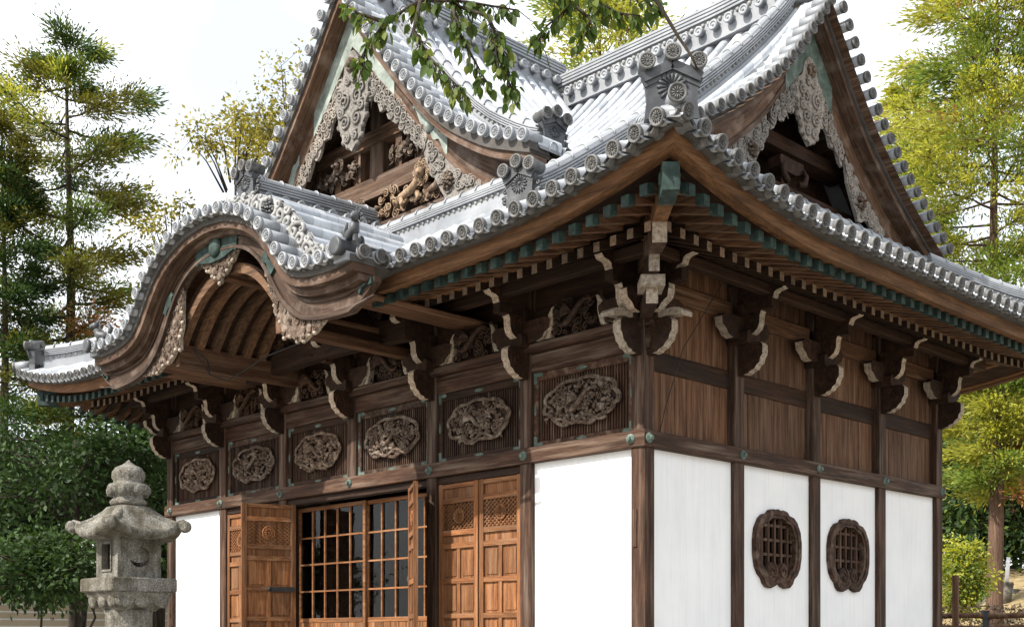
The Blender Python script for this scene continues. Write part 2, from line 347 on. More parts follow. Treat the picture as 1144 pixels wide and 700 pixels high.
# ================================================================== the ground
g = MB()
def gz(x, y):
    # the court is level; beyond the back right a low bank rises
    t = max(0., min(1., ((x+8.)*.54+(y-14.)*.84-4.)/14.)); k = max(0., min(1., (x+15.+(y-18.)*.3)/6.))
    return GZ+4.4*t*t*(3-2*t)*k
xs = [-700, -300, -120, -60]+[-40+4*i for i in range(26)]+[80, 150, 350, 700]; ys = [-500, -200, -80, -40]+[-24+4*i for i in range(30)]+[110, 160, 300, 900]
g.grid([[(x, y, gz(x, y)) for x in xs] for y in ys])
def ground_mat():
    m, t, b = newmat('court_gravel'); v = coords(t, rnd=False)
    n1 = noise(t, v, .35, 6); n2 = noise(t, v, 9, 5)
    c = ramp(t, n2, [(.3, (.17, .155, .13)), (.55, (.28, .26, .225)), (.75, (.37, .345, .305))])
    gr = ramp(t, noise(t, v, 3.5, 5), [(.3, (.10, .085, .03)), (.55, (.26, .19, .09)), (.75, (.36, .27, .15))])
    sp = t.nodes.new('ShaderNodeSeparateXYZ'); tc = t.nodes.new('ShaderNodeTexCoord'); t.links.new(tc.outputs['Object'], sp.inputs[0])
    mr = t.nodes.new('ShaderNodeMapRange'); mr.inputs[1].default_value = 9; mr.inputs[2].default_value = 15; t.links.new(sp.outputs[1], mr.inputs[0])
    c = mix(t, mr.outputs[0], c, gr)
    c = mix(t, .5, c, ramp(t, n1, [(.3, (.7, .7, .7)), (.7, (1.1, 1.1, 1.1))]), 'MULTIPLY')
    t.links.new(c, b.inputs['Base Color']); b.inputs['Roughness'].default_value = .95; bump(t, b, n2, .5, .03); return m
tag(g.build('ground', ground_mat()), kind='structure')

# ================================================================== the hall
BAY = 1.81; XL = -6*BAY; YB = 4*BAY; XC = -3*BAY; EV = 2.07; RY = 4.35
hall = empty('temple_hall', (XC, YB/2, GZ), label='dark timber temple hall with white plaster walls and sweeping grey tiled gables', cat='temple hall')
PT = [(0, 4.42), (1.07, 4.95), (2.07, 5.60), (3.07, 6.29), (4.07, 7.02), (5.07, 7.83), (5.8, 8.50), (6.42, 9.15)]
def P(u): return smoothtab(PT, u)
def lift(d, u=0): return .47*max(0., 1-max(d, -.2)/3.)**2*max(0., 1-u/2.7)
def dx(x): return min(EV-x, x-(XL-EV))
def dy(y): return min(y+EV, YB+EV-y)
QT = [(0, 9.62), (.17, 9.42), (.73, 8.70), (1.36, 7.96), (1.86, 7.42), (2.33, 6.98), (2.77, 6.68), (3.19, 6.44), (3.64, 6.26), (4.0, 6.13)]
def Q(d): return smoothtab(QT, abs(d))           # dormer gable
VT = [(0, 9.13), (.36, 8.70), (.65, 8.36), (1.01, 7.95), (1.38, 7.60), (1.77, 7.31), (2.17, 7.02), (2.62, 6.74), (3.01, 6.52), (3.4, 6.31), (3.7, 6.12)]
def V(d): return smoothtab(VT, abs(d))           # side gable verge
KT = [(0, 5.66), (.5, 5.61), (.8, 5.53), (1.1, 5.42), (1.4, 5.24), (1.6, 5.06), (1.8, 4.84), (1.95, 4.67), (2.1, 4.55), (2.3, 4.48), (2.6, 4.44), (3.0, 4.43), (3.35, 4.47)]
def K(d): return smoothtab(KT, abs(d))           # undulating porch gable
KY = -2.65; KD = 2.45
GX = -.13                                          # plane of the side gable's verge
RW = .265                                          # spacing of the tile rows

def pbox(name, a, b, mat, parent=hall, c=.012):
    m = MB(); m.cbox(a, b, c); return m.build(name, mat, parent)

# --- base, floor, inner darkness
m = MB(); m.box((XL-.9, -.9, GZ-.2), (.9, YB+.9, -1.05)); m.box((XL-.5, -.5, -1.05), (.5, YB+.5, -.92)); m.build('stone_base', M['stone'], hall)
m = MB(); m.box((XL+.1, .3, -.9), (-.1, YB-.1, -.86)); m.build('floor', M['board_x'], hall)
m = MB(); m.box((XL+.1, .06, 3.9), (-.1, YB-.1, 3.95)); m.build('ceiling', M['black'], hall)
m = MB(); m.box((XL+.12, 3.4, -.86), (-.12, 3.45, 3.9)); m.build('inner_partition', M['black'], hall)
# --- pillars
cm = MB(); cm.cbox((-.1, -.1, -.92), (.1, .1, 4.40), .014)
pil = cm.build('pillar', M['frame_z'], hall, at=(0, 0, 0))
for i in range(1, 7):
    if i == 3:
        q = MB(); q.cbox((-3*BAY-.1, -.1, 2.30), (-3*BAY+.1, .1, 4.40), .014); q.build('pillar', M['frame_z'], hall)
    else: inst(pil, (-BAY*i, 0, 0), parent=hall)
for j in range(1, 5): inst(pil, (0, BAY*j, 0), parent=hall)
inst(pil, (XL, YB, 0), parent=hall)
# --- plaster and boarded walls
def rect_ray(hw, lo, hi, a):
    c, s_ = math.cos(a), math.sin(a); t = 1e9
    if abs(c) > 1e-9: t = min(t, hw/abs(c))
    if s_ > 1e-9: t = min(t, hi/s_)
    if s_ < -1e-9: t = min(t, lo/s_)
    return (c*t, s_*t)
WIN = [(0, .515), (.03, .497), (.12, .508), (.20, .492), (.25, .447), (.36, .425), (.44, .365), (.475, .31), (.52, .24), (.55, .10), (.548, -.10), (.51, -.25), (.45, -.34), (.365, -.40), (.335, -.46), (.27, -.51), (.17, -.522), (.08, -.495), (0, -.44)]
WO = WIN+[(-u, v) for u, v in WIN[-2:0:-1]]
def bay_panel(x0, x1): pbox('wall_panel', (x0, -.028, -.9), (x1, .02, 2.20), M['plaster'], c=.002)
bay_panel(-BAY+.1, -.1); bay_panel(XL+.1, XL+BAY-.1)
for j in range(4):
    y0, y1 = BAY*j+.1, BAY*(j+1)-.1
    if j in (1, 2):
        wc = (y0+y1)/2; zc = 1.17
        n = len(WO); m = MB(); fr = frame((0, wc, zc), (0, 1, 0), (0, 0, 1), (1, 0, 0))
        inn = [(u*.93, v*.93) for u, v in WO]
        ang = [math.atan2(v, u) for u, v in inn]
        out = [rect_ray((y1-y0)/2, -.9-zc, 2.20-zc, a) for a in ang]
        # snap the rays nearest the corners onto the corners
        for cu in (-1, 1):
            for cvz in (-.9-zc, 2.20-zc):
                cc = (cu*(y1-y0)/2, cvz); k = min(range(n), key=lambda q: abs(math.atan2(math.sin(math.atan2(cc[1], cc[0])-ang[q]), math.cos(math.atan2(cc[1], cc[0])-ang[q]))))
                out[k] = cc
        m.ring(out, inn, fr, -.02, .028); m.build('wall_panel', M['plaster'], hall)
        w = MB(); w.ring(WO, [(u*.76, v*.76+.01) for u, v in WO], fr, -.01, .075)
        w.ring([(u*.985, v*.985) for u, v in WO], [(u*.86, v*.86) for u, v in WO], fr, .075, .088)
        win = w.build('window', M['frame_n'], hall, at=(0, wc, zc))
        gm = MB()
        for k in range(5): gm.box((-.02, wc-.30+.15*k-.021, zc-.41), (.022, wc-.30+.15*k+.021, zc+.42))
        for k in range(4): gm.box((-.012, wc-.45, zc-.27+.19*k-.018), (.014, wc+.45, zc-.27+.19*k+.018))
        gm.build('grille', M['frame_z'], win)
        gm = MB()
        for sg in (-1, 1):
            gm.lathe(fr(sg*.125, -.30, .0), [(.12, 0), (.12, .06), (.09, .075), (.001, .078)], 14, 0, (1, 0, 0))
            curl(gm, fr, sg*.125, -.30, .10, 1.3, R(90), .018, 0, sg, 0, .075)
        gm.build('scroll', M['frame_n'], win)
    else: pbox('wall_panel', (-.02, y0, -.9), (.028, y1, 2.20), M['plaster'], c=.002)
m = MB(); m.box((XL+.1, YB-.04, -.9), (-.1, YB+.02, 4.6)); m.build('back_wall', M['plaster'], hall)
m = MB(); m.box((XL-.02, .1, -.9), (XL+.03, YB-.1, 4.6)); m.build('left_wall', M['plaster'], hall)
# boarded upper wall on the side: each bay a set of planks, with a rail
rnd = random.Random(4)
for j in range(4):
    y0, y1 = BAY*j+.1, BAY*(j+1)-.1; m = MB(); y = y0
    while y < y1-.02:
        w = min(rnd.uniform(.22, .36), y1-y)
        if y1-y-w < .1: w = y1-y
        m.cbox((-.05, y+.002, 2.38), (-.02+rnd.uniform(-.004, .004), y+w-.002, 4.62), .006); y += w
    m.build('plank_wall', M['board_z'], hall)
    pbox('rail', (-.06, y0, 3.12), (.006, y1, 3.35), M['dark_y'])
pbox('upper_beam', (-.07, .1, 3.98), (.045, YB-.1, 4.20), M['board_y'])
m = MB(); m.box((XL+.1, .0, 3.6), (-.1, .03, 4.75)); m.build('frieze_board', M['dark_x'], hall)
# --- tie beams with hex studs
b1 = pbox('tie_beam', (XL-.13, -.13, 2.191), (.13, .001, 2.387), M['frame_x'])
b2 = pbox('tie_beam', (-.001, -.126, 2.194), (.132, YB+.13, 2.384), M['frame_y'])
st = MB(); st.lathe((0, 0, 0), [(.052, 0), (.055, .018), (.03, .03), (.028, .055), (.001, .062)], 6, 0, (0, -1, 0), sm=False); st.lathe((0, 0, 0), [(.062, 0), (.062, .01), (.05, .012)], 12, 0, (0, -1, 0))
stud = st.build('stud_cover', M['copper'], b1, at=(0, 0, 0)); stud.location = Vector((-.07, -.131, 2.29))-wloc(b1)
for i in range(1, 7): inst(stud, (-BAY*i+(.09 if i == 6 else 0), -.131, 2.29), parent=b1)
for j in range(5): inst(stud, (.133, BAY*j+(-.05 if j == 0 else 0), 2.29), (0, 0, R(90)), parent=b2)
hb = pbox('head_beam', (XL-.16, -.085, 3.32), (.16, .085, 3.555), M['frame_x'])
pbox('plate_beam', (XL-.22, -.17, 3.557), (.22, .17, 3.665), M['frame_x'])

# --- transom panels with carved medallions
def lobed(rx, rz, seed):
    rr = random.Random(seed); n = 72; pts = []
    ph = rr.uniform(0, 6)
    for k in range(n):
        a = 2*math.pi*k/n; c, s_ = math.cos(a), math.sin(a)
        e = 2.25; r = 1/((abs(c)**e+abs(s_)**e)**(1/e))
        lob = 1+.085*abs(math.sin(4.5*a+ph))-.05
        u, v = rx*r*c*lob, rz*r*s_*lob
        if s_ < -.3: v += rz*.16*abs(math.sin(u/rx*4.2+ph))-.02*0; 
        pts.append((u, v))
    return pts
def flower(mb, fr, u, v, r, rr, m=0, w=0.):
    for ring_, n in ((1., 9), (.62, 7), (.3, 5)):
        for k in range(n):
            a = 2*math.pi*k/n+rr.uniform(-.2, .2)
            mb.tube([fr(u+math.cos(a)*r*ring_*.35, v+math.sin(a)*r*ring_*.35, w+.03*(1.2-ring_)), fr(u+math.cos(a)*r*ring_*.75, v+math.sin(a)*r*ring_*.75, w+.05*(1.15-ring_)+.02), fr(u+math.cos(a)*r*ring_, v+math.sin(a)*r*ring_, w+.012)], [r*.10, r*.21, r*.09], 5, m)
def creature(mb, fr, u, v, l, rr, m=0, w=0., bend=1.):    # a winding bird or beast: body, neck, head, wing or mane, tail plumes
    n = 11; P_, Rd = [], []
    for i in range(n):
        t = i/(n-1); P_.append(fr(u+(t-.5)*l, v+bend*.24*l*math.sin(t*5.2+.4)-.02*l, w+.045+.02*math.sin(t*6))); Rd.append(l*(.022+.052*math.sin(math.pi*min(1, t*1.02))**1.2))
    mb.tube(P_, Rd, 7, m)
    hu, hv = u+.5*l, v+bend*.24*l*math.sin(5.6)+.02
    mb.ball(fr(hu, hv, w+.06), l*.06, m); mb.tube([fr(hu, hv, w+.08), fr(hu+.10*l, hv-.03*l, w+.08)], [l*.05, l*.015], 5, m)
    for k in range(5):
        a = 2.2+.28*k; mb.tube([fr(u-.05*l, v, w+.05), fr(u-.05*l+math.cos(a)*.22*l, v+math.sin(a)*.2*l, w+.09), fr(u-.05*l+math.cos(a+.2)*.42*l, v+math.sin(a+.2)*.36*l, w+.05)], [l*.03, l*.045, l*.012], 5, m)
    for k in range(3):
        curl(mb, fr, u-.52*l, v+(.1*k-.1)*l, .09*l, 1.1, k*1.3, .02*l/.3*.4+.006, m, 1, .08*l, w+.03)
def fill(mb, fr, pts, n, rr, m=0, w=0., th=(.012, .022), rad=(.04, .085)):
    us = [p[0] for p in pts]; vs = [p[1] for p in pts]; hu, hv = max(us), max(vs)
    for k in range(int(n*.55)):       # leaves, rocks and waves as overlapping lumps
        u, v = rr.uniform(-hu, hu)*.8, rr.uniform(-hv, hv)*.76; a = rr.uniform(0, 3.14); q = rr.uniform(.5, 1.2)
        if abs(u/hu)**2.4+abs(v/hv)**2.4 > .62: continue
        c_ = math.cos(a)*.045*q; s2 = math.sin(a)*.045*q; mb.tube([fr(u-c_, v-s2, w), fr(u-c_*.5, v-s2*.5, w+.028), fr(u+c_*.3, v+s2*.3, w+.036), fr(u+c_, v+s2, w+.006)], [.008*q, .026*q, .024*q, .004], 6, m)
    for k in range(n):
        for _ in range(20):
            u, v = rr.uniform(-hu, hu)*.86, rr.uniform(-hv, hv)*.80
            if abs(u/hu)**2.4+abs(v/hv)**2.4 < .74: break
        if rr.random() < .55: curl(mb, fr, u, v, rr.uniform(*rad), rr.uniform(.9, 1.6), rr.uniform(0, 6.28), rr.uniform(*th), m, rr.choice((-1, 1)), rr.uniform(0, .08), w+rr.uniform(0, .025))
        else:
            a = rr.uniform(0, 6.28); l = rr.uniform(.05, .12)
            mb.tube([fr(u, v, w), fr(u+math.cos(a)*l*.6, v+math.sin(a)*l*.6, w+.045), fr(u+math.cos(a+.3)*l, v+math.sin(a+.3)*l, w+.01)], [.012, .026, .006], 5, m)
for i in range(6):
    x1, x0 = -BAY*i-.1, -BAY*(i+1)+.1; z0, z1 = 2.387, 3.32; xm = (x0+x1)/2; zm = (z0+z1)/2
    bk = MB(); bk.box((x0, .02, z0), (x1, .05, z1)); pan = bk.build('transom_panel', M['dark_z'], hall)
    f = MB(); f.cbox((x0, -.045, z0+.002), (x0+.075, .02, z1), .008); f.cbox((x1-.075, -.045, z0+.002), (x1, .02, z1), .008)
    f.cbox((x0+.075, -.04, z0+.002), (x1-.075, .02, z0+.07), .008); f.cbox((x0+.075, -.04, z1-.10), (x1-.075, .02, z1), .008); f.build('panel_frame', M['dark_x'] if i % 2 else M['frame_n'], pan)
    s_ = MB(); n = 34
    for k in range(n):
        x = x0+.095+(x1-x0-.19)*k/(n-1); s_.box((x-.0075, -.012, z0+.07), (x+.0075, .004, z1-.10))
    for z in (z0+.11, z0+.135, z0+.16, z1-.14, z1-.165, z1-.19, zm-.012, zm+.012): s_.box((x0+.08, .004, z-.005), (x1-.08, .012, z+.005))
    s_.build('slat_screen', M['frame_z'], pan)
    fr = frame((xm, -.03, zm-.0), (1, 0, 0), (0, 0, 1), (0, -1, 0)); rr = random.Random(40+i)
    lo = lobed(.60-.02*(i % 2), .285, i); mb = MB()
    mb.tube([fr(u, v, .03) for u, v in lo+lo[:2]], .021, 6, 0, cap=False)
    mb.tube([fr(u*.95, v*.94, .042) for u, v in lo+lo[:2]], .014, 5, 0, cap=False)
    lo2 = [(u*.95, v*.95) for u, v in lo]; A = mb.pts([fr(u, v, .006) for u, v in lo2]); mb.face(A, 1)
    fill(mb, fr, lo, 110, rr, 0, .012, (.009, .018), (.028, .06))
    for fu, fv in ((-.12, -.06), (.18, .0), (.38, .12), (-.36, .07))[:(4, 2, 3, 2, 3, 2)[i]]: flower(mb, fr, fu+rr.uniform(-.05, .05), fv+rr.uniform(-.04, .04), rr.uniform(.075, .10), rr, 0, .035)
    creature(mb, fr, rr.uniform(-.1, .1), .03, (.50, .42, .40, .45, .40, .36)[i], rr, 0, .03, rr.choice((-1, 1)))
    mb.tube([fr(u, -.21+.04*math.sin(u*14), .05) for u in [(-.42+.06*k) for k in range(15)]], .022, 5)
    mb.build('medallion', [M['carve'], M['dark_n']], pan)
    for sx in (0, 1):
        for sz in (0, 1):
            c = MB(); xa = x0 if sx == 0 else x1; za = z0+.002 if sz == 0 else z1-.001; ex = 1 if sx == 0 else -1; ez = 1 if sz == 0 else -1
            fc = frame((xa+ex*.006, -.043, za), (ex, 0, 0), (0, 0, ez), (0, -1, 0))
            c.prism([(0, 0), (.13, 0), (.16, .025), (.145, .05), (.055, .05), (.055, .125), (.03, .14), (0, .13)], fc, 0, .006); c.build('corner_fitting', M['copper'], pan)
    for u, v, w, h in ((0, z1-.052, .09, .022), (0, z0+.033, .09, .018), (x0+.031-xm, zm, .02, .07), (x1-.031-xm, zm, .02, .07)):
        c = MB(); c.prism([(u+w*math.cos(R(q))*(1-.12*abs(math.sin(R(2*q)))), v+h*math.sin(R(q))) for q in range(0, 360, 20)], frame((xm, -.0395 if u == 0 else -.0445, 0), (1, 0, 0), (0, 0, 1), (0, -1, 0)), 0, .006); c.build('mid_fitting', M['copper'], pan)

# --- brackets under the eaves
def nose_mesh(prof, th, pale):
    m = MB(); fr = frame((0, 0, 0), (0, -1, 0), (0, 0, 1), (1, 0, 0))
    m.prism(prof, fr, -th/2, th/2, 0, lambda j: 1 if pale[0] <= j <= pale[1] else 0)
    return m
LOW = [(.09, 3.245), (.19, 3.247), (.255, 3.258), (.28, 3.281), (.34, 3.298), (.37, 3.34), (.415, 3.37), (.43, 3.425), (.46, 3.465), (.462, 3.53), (.46, 3.585), (.43, 3.615), (.37, 3.628), (.09, 3.62)]
UPP = [(.12, 3.66), (.24, 3.663), (.32, 3.685), (.385, 3.73), (.415, 3.80), (.42, 3.90), (.44, 3.945), (.50, 3.96), (.515, 4.03), (.545, 4.06), (.605, 4.072), (.625, 4.13), (.66, 4.152), (.74, 4.163), (.785, 4.205), (.77, 4.26), (.68, 4.285), (.12, 4.28)]
ARM = [(-.52, 3.90), (-.50, 3.80), (-.42, 3.755), (-.38, 3.70), (-.28, 3.675), (.28, 3.675), (.38, 3.70), (.42, 3.755), (.50, 3.80), (.52, 3.90), (.44, 3.95), (-.44, 3.95)]
n1 = nose_mesh(LOW, .115, (1, 11)); n2 = nose_mesh(UPP, .112, (1, 15))
carv = MB()
for sx in (-1, 1):     # cloud scroll incised on the cheeks
    fr = frame((sx*.059, 0, 0), (0, -1, 0), (0, 0, 1), (sx, 0, 0))
    curl(n1, fr, .33, 3.49, .075, 1.3, 0, .010, 0, 1, .1); curl(n2, fr, .28, 3.86, .07, 1.3, 0, .010, 0, 1, .1)
bd = MB(); bd.cbox((-.14, -.30, 3.62), (.14, .1, 3.78), .02); bd.cbox((-.06, -.60, 4.0), (.06, .1, 4.14), .012); bd.cbox((-.1, -.20, 3.95), (.1, -.02, 4.12), .02)
am = MB(); fra = frame((0, -.13, 0), (1, 0, 0), (0, 0, 1), (0, -1, 0)); am.prism(ARM, fra, -.05, .06, 0, lambda j: 1 if j in (0, 1, 2, 3, 5, 6, 7, 8) else 0)
src = {}
def bracket(x, y, rz, zoff=0):
    if not src:
        o = bd.build('bracket', M['dark_n'], hall, at=(0, 0, 0)); o.location = Vector((x, y, zoff))-wloc(hall)
        src['b'] = o
        for nm, mb in (('nose', n1), ('upper_nose', n2), ('wall_arm', am)):
            q = bpy.data.objects.new(nm, mb.mesh(nm, [M['dark_n'], M['pale']])); COL.objects.link(q); q.parent = o; src[nm] = q
        return o
    o = inst(src['b'], (x, y, zoff), (0, 0, rz), hall)
    for nm in ('nose', 'upper_nose', 'wall_arm'):
        q = src[nm].copy(); COL.objects.link(q); q.parent = o
    return o
def raise_upper(o):
    for c in o.children:
        if c.name.startswith('upper_nose'): c.location.z += .055
for i in range(0, 7):
    o = bracket(-BAY*i, 0, 0)
    if i == 0: raise_upper(o)
for j in range(0, 5):
    o = bracket(0, BAY*j, R(90), -.0 if j == 0 else .03)
    if j == 0: raise_upper(o)
bracket(XL, 0, R(-90))
# purlins carried by the brackets
pbox('purlin', (XL-.58, -.58, 4.20), (XC-2.55, -.45, 4.335), M['dark_x']); pbox('purlin', (XC+2.55, -.58, 4.20), (.58, -.45, 4.335), M['dark_x'])
pbox('purlin', (.45, -.449, 4.205), (.575, YB+.58, 4.33), M['dark_y'])
# corner: curved seat plates over the two noses and the stacked diagonal tail
for rz in (0, R(90)):
    m = MB(); ca, sa = math.cos(rz), math.sin(rz)
    top = [(.12, 3.66), (.25, 3.675), (.40, 3.70), (.52, 3.70), (.60, 3.68), (.635, 3.645)]; bot = [(.625, 3.60), (.52, 3.635), (.40, 3.64), (.25, 3.625), (.12, 3.62)]
    fr = frame((0, 0, .0), (sa, -ca, 0), (0, 0, 1), (ca, sa, 0)); m.prism(top+bot, fr, -.10, .10); m.build('seat_plate', M['pale'], hall)
D2 = Vector((1, -1, 0)).normalized()
def diag(name, o0, o1, z0, z1, w, mats, endm=1, rise=0.):
    m = MB(); fr = frame((0, 0, 0), D2, (0, 0, 1), (D2.y*-1, D2.x, 0))
    m.prism([(o0*1.4142, z0-rise), (o1*1.4142, z0), (o1*1.4142, z1), (o0*1.4142, z1-rise)], fr, -w/2, w/2, 0, lambda j: endm if j == 1 else 0); return m.build(name, mats, hall)
diag('tail_arm', .1, .66, 3.60, 3.765, .13, [M['dark_n'], M['pale']]); diag('tail_block', .48, .73, 3.768, 3.885, .26, [M['pale'], M['pale']])
diag('tail_arm', .1, .80, 3.888, 4.07, .115, [M['dark_n'], M['pale']]); diag('tail_arm', .1, 1.14, 4.03, 4.24, .15, [M['frame_n'], M['pale']], rise=-.12)
def hip_rafter(cx_, sx, cy_, sy):
    d = Vector((sx, sy, 0)).normalized(); m = MB(); fr = frame((cx_, cy_, 0), d, (0, 0, 1), (-d.y, d.x, 0))
    m.prism([(.0, 4.42), (1.15*1.4142, 4.24), (1.50*1.4142, 4.235), (1.50*1.4142, 4.47), (1.15*1.4142, 4.46), (0, 4.66)], fr, -.075, .075, 0)
    m.prism([(1.50*1.4142, 4.225), (1.765*1.4142, 4.235), (1.765*1.4142, 4.50), (1.50*1.4142, 4.48)], fr, -.083, .083, 1); return m.build('hip_rafter', [M['eave_n'], M['copper_dark']], hall)
hip_rafter(0, 1, 0, -1); hip_rafter(0, 1, YB, 1); hip_rafter(XL, -1, 0, -1); hip_rafter(XL, -1, YB, 1)

# --- eaves: boards, laths, rafters
def eave_line(side, t, o):      # point at offset o beyond the pillar line, t in 0..1 along the side between the mitres
    if side == 'front': x = XL-o+(-XL+2*o)*t; return x, -o, dx(x+(EV-o)*(1 if x > XC else -1))
    if side == 'right': y = -o+(YB+2*o)*t; return o, y, dy(y+(EV-o)*(1 if y > YB/2 else -1))
    if side == 'left': y = -o+(YB+2*o)*t; return XL-o, y, dy(y+(EV-o)*(1 if y > YB/2 else -1))
    x = XL-o+(-XL+2*o)*t; return x, YB+o, dx(x+(EV-o)*(1 if x > XC else -1))
def eave_strip(name, side, t0, t1, oin, oout, zin, zout, mat, lf=1., n=40):   # zin/zout: (bottom, top) on the inner and the outer edge
    m = MB(); rings = []
    for k in range(n+1):
        t = t0+(t1-t0)*k/n; ring = []
        for o, z in ((oout, zout[0]), (oout, zout[1]), (oin, zin[1]), (oin, zin[0])):
            x, y, d = eave_line(side, t, o); ring.append((x, y, z+lift(d)*lf*min(1, o/1.9)**1.3))
        rings.append(m.pts(ring))
    for a, b in zip(rings, rings[1:]):
        for j in range(4): m.face((a[j], a[(j+1) % 4], b[(j+1) % 4], b[j]))
    m.face(rings[0]); m.face(rings[-1][::-1]); return m.build(name, mat, hall)
def tt(side, o, v): return ((v-(XL-o))/(-XL+2*o)) if side in ('front', 'back') else (v+o)/(YB+2*o)
def eave_set(side, v0=None, v1=None):
    ax = 'x' if side in ('front', 'back') else 'y'
    def rng(o): return (0. if v0 is None else tt(side, o, v0)), (1. if v1 is None else tt(side, o, v1))
    for nm, oi, oo, zi, zo, mt in (('tile_batten', 1.78, 1.99, (4.30, 4.36), (4.285, 4.345), 'batten_shade'), ('eave_board', 1.80, 1.90, (4.14, 4.30), (4.135, 4.30), 'eave_'+ax),
                                   ('eave_fascia', 1.70, 1.795, (4.17, 4.30), (4.16, 4.29), 'eave_'+ax), ('eave_lath', 1.03, 1.13, (4.225, 4.285), (4.215, 4.275), 'eave_'+ax),
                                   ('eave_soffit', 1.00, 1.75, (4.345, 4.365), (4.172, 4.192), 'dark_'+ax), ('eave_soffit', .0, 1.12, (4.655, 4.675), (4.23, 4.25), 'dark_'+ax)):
        a, b = rng((oi+oo)/2); eave_strip(nm, side, a, b, oi, oo, zi, zo, M[mt])
eave_set('front', None, XC-KD-.05); eave_set('front', XC+KD+.05, None); eave_set('right'); eave_set('left'); eave_set('back')
for side, lo, hi in (('front', 1.22, None), ('right', None, -1.22), ('front', None, XL-1.22)):      # copper sheathing at the corners
    eave_strip('corner_sheathing', side, 0. if lo is None else tt(side, 1.8, lo), 1. if hi is None else tt(side, 1.8, hi), 1.796, 1.803, (4.155, 4.285), (4.155, 4.285), M['copper_dark'], n=8)
fly = MB(); fly.prism([(1.0, 4.255), (1.66, 4.075), (1.66, 4.175), (1.0, 4.36)], frame((0, 0, 0), (0, -1, 0), (0, 0, 1), (1, 0, 0)), -.042, .042)
fly.prism([(1.655, 4.066), (1.76, 4.040), (1.76, 4.150), (1.655, 4.181)], frame((0, 0, 0), (0, -1, 0), (0, 0, 1), (1, 0, 0)), -.048, .048, 1)
bas = MB(); bas.prism([(.0, 4.55), (1.115, 4.12), (1.115, 4.225), (.0, 4.655)], frame((0, 0, 0), (0, -1, 0), (0, 0, 1), (1, 0, 0)), -.042, .042, 0, lambda j: 1 if j == 1 else 0)
rafts = []
for side in ('front', 'right', 'left'):
    lo, hi = (XL-1.66, 1.66) if side == 'front' else (-1.66, YB+1.66); n = round((hi-lo)/.2335)
    for k in range(n+1):
        v = lo+(hi-lo)*k/n
        if side == 'front' and XC-KD-.1 < v < XC+KD+.1: continue
        rafts.append((side, v))
def near(r): 
    x, y = (r[1], -1.7) if r[0] == 'front' else ((1.7, r[1]) if r[0] == 'right' else (XL-1.7, r[1]))
    return (x-8.7)**2+(y+10.8)**2+(1e4 if r[0] == 'left' else 0)
rafts.sort(key=near)
def raft_place(o_, r):
    side, v = r; rz = {'front': 0, 'right': R(90), 'left': R(-90)}[side]
    return rz, ((v, 0) if side == 'front' else ((0, v) if side == 'right' else (XL, v)))
for nm, mb, mats, tip in (('flying_rafter', fly, [M['board_y'], M['copper_dark']], 1.76), ('base_rafter', bas, [M['dark_y'], M['tip']], 1.115)):
    me = mb.mesh(nm, mats); rest = MB(); cnt = 0; cap = 100
    for r in rafts:
        rz, (x, y) = raft_place(None, r)
        d = dx(r[1]) if r[0] == 'front' else dy(r[1])
        out = max(0, (r[1] if r[0] == 'front' else r[1]-YB) , ((XL-r[1]) if r[0] == 'front' else -r[1]))      # how far past the corner pillar
        if out > tip-.03: continue
        z = lift(d+(EV-tip)*.2)*min(1, tip/1.9)**1.3
        if cnt < cap:
            o = bpy.data.objects.new(nm, me if out < 1e-6 else None) if out < 1e-6 else None
            if o is None:           # jack rafter: ends on the hip, sheared up with the eave
                k = MB(); k.f = list(mb.f); k.m = list(mb.m); k.v = [(a, -max(-b, out), c+ (max(-b, out)+b)*(-.4 if nm == 'base_rafter' else -.27)) for a, b, c in mb.v]
                o = bpy.data.objects.new(nm, k.mesh(nm, mats))
            COL.objects.link(o); o.parent = hall; o.location = Vector((x, y, z*.93))-wloc(hall); o.rotation_euler = (0, 0, rz); cnt += 1
        else:
            c, s_ = math.cos(rz), math.sin(rz); b0 = len(rest.v)
            for a, b, cz in mb.v:
                b2_ = -max(-b, out); rest.v.append((x+a*c-b2_*s_, y+a*s_+b2_*c, cz+(z*.93)))
            rest.f += [tuple(q+b0 for q in f_) for f_ in mb.f]; rest.m += mb.m
    if rest.f: tag(rest.build(nm, mats, hall), kind='stuff')

# --- carved figures between the brackets, under the front eave
for i in range(6):
    xm = -BAY*(i+.5); fr = frame((xm, -.10, 3.90), (1, 0, 0), (0, 0, 1), (0, -1, 0)); rr = random.Random(90+i); mb = MB()
    creature(mb, fr, .0, .02, .55, rr, 0, .05, rr.choice((-1, 1)))
    for k in range(62): curl(mb, fr, max(-.42, min(.42, rr.gauss(0, .2))), rr.uniform(-.2, .17), rr.uniform(.03, .065), rr.uniform(.9, 1.5), rr.uniform(0, 6), rr.uniform(.010, .018), 0, rr.choice((-1, 1)), .05, rr.uniform(0, .06))
    mb.build('frieze_carving', M['carve_dark'], hall)
    for sg in (-1, 1):   # pale curled legs either side
        mb = MB(); leg = [(.50, -.22), (.47, -.19), (.42, -.05), (.44, .06), (.38, .14), (.33, .15), (.36, .08), (.36, -.04), (.40, -.18), (.42, -.22)]
        mb.prism([(sg*u, v) for u, v in leg], fr, -.02, .07); mb.build('frieze_strut', M['pale'], hall)

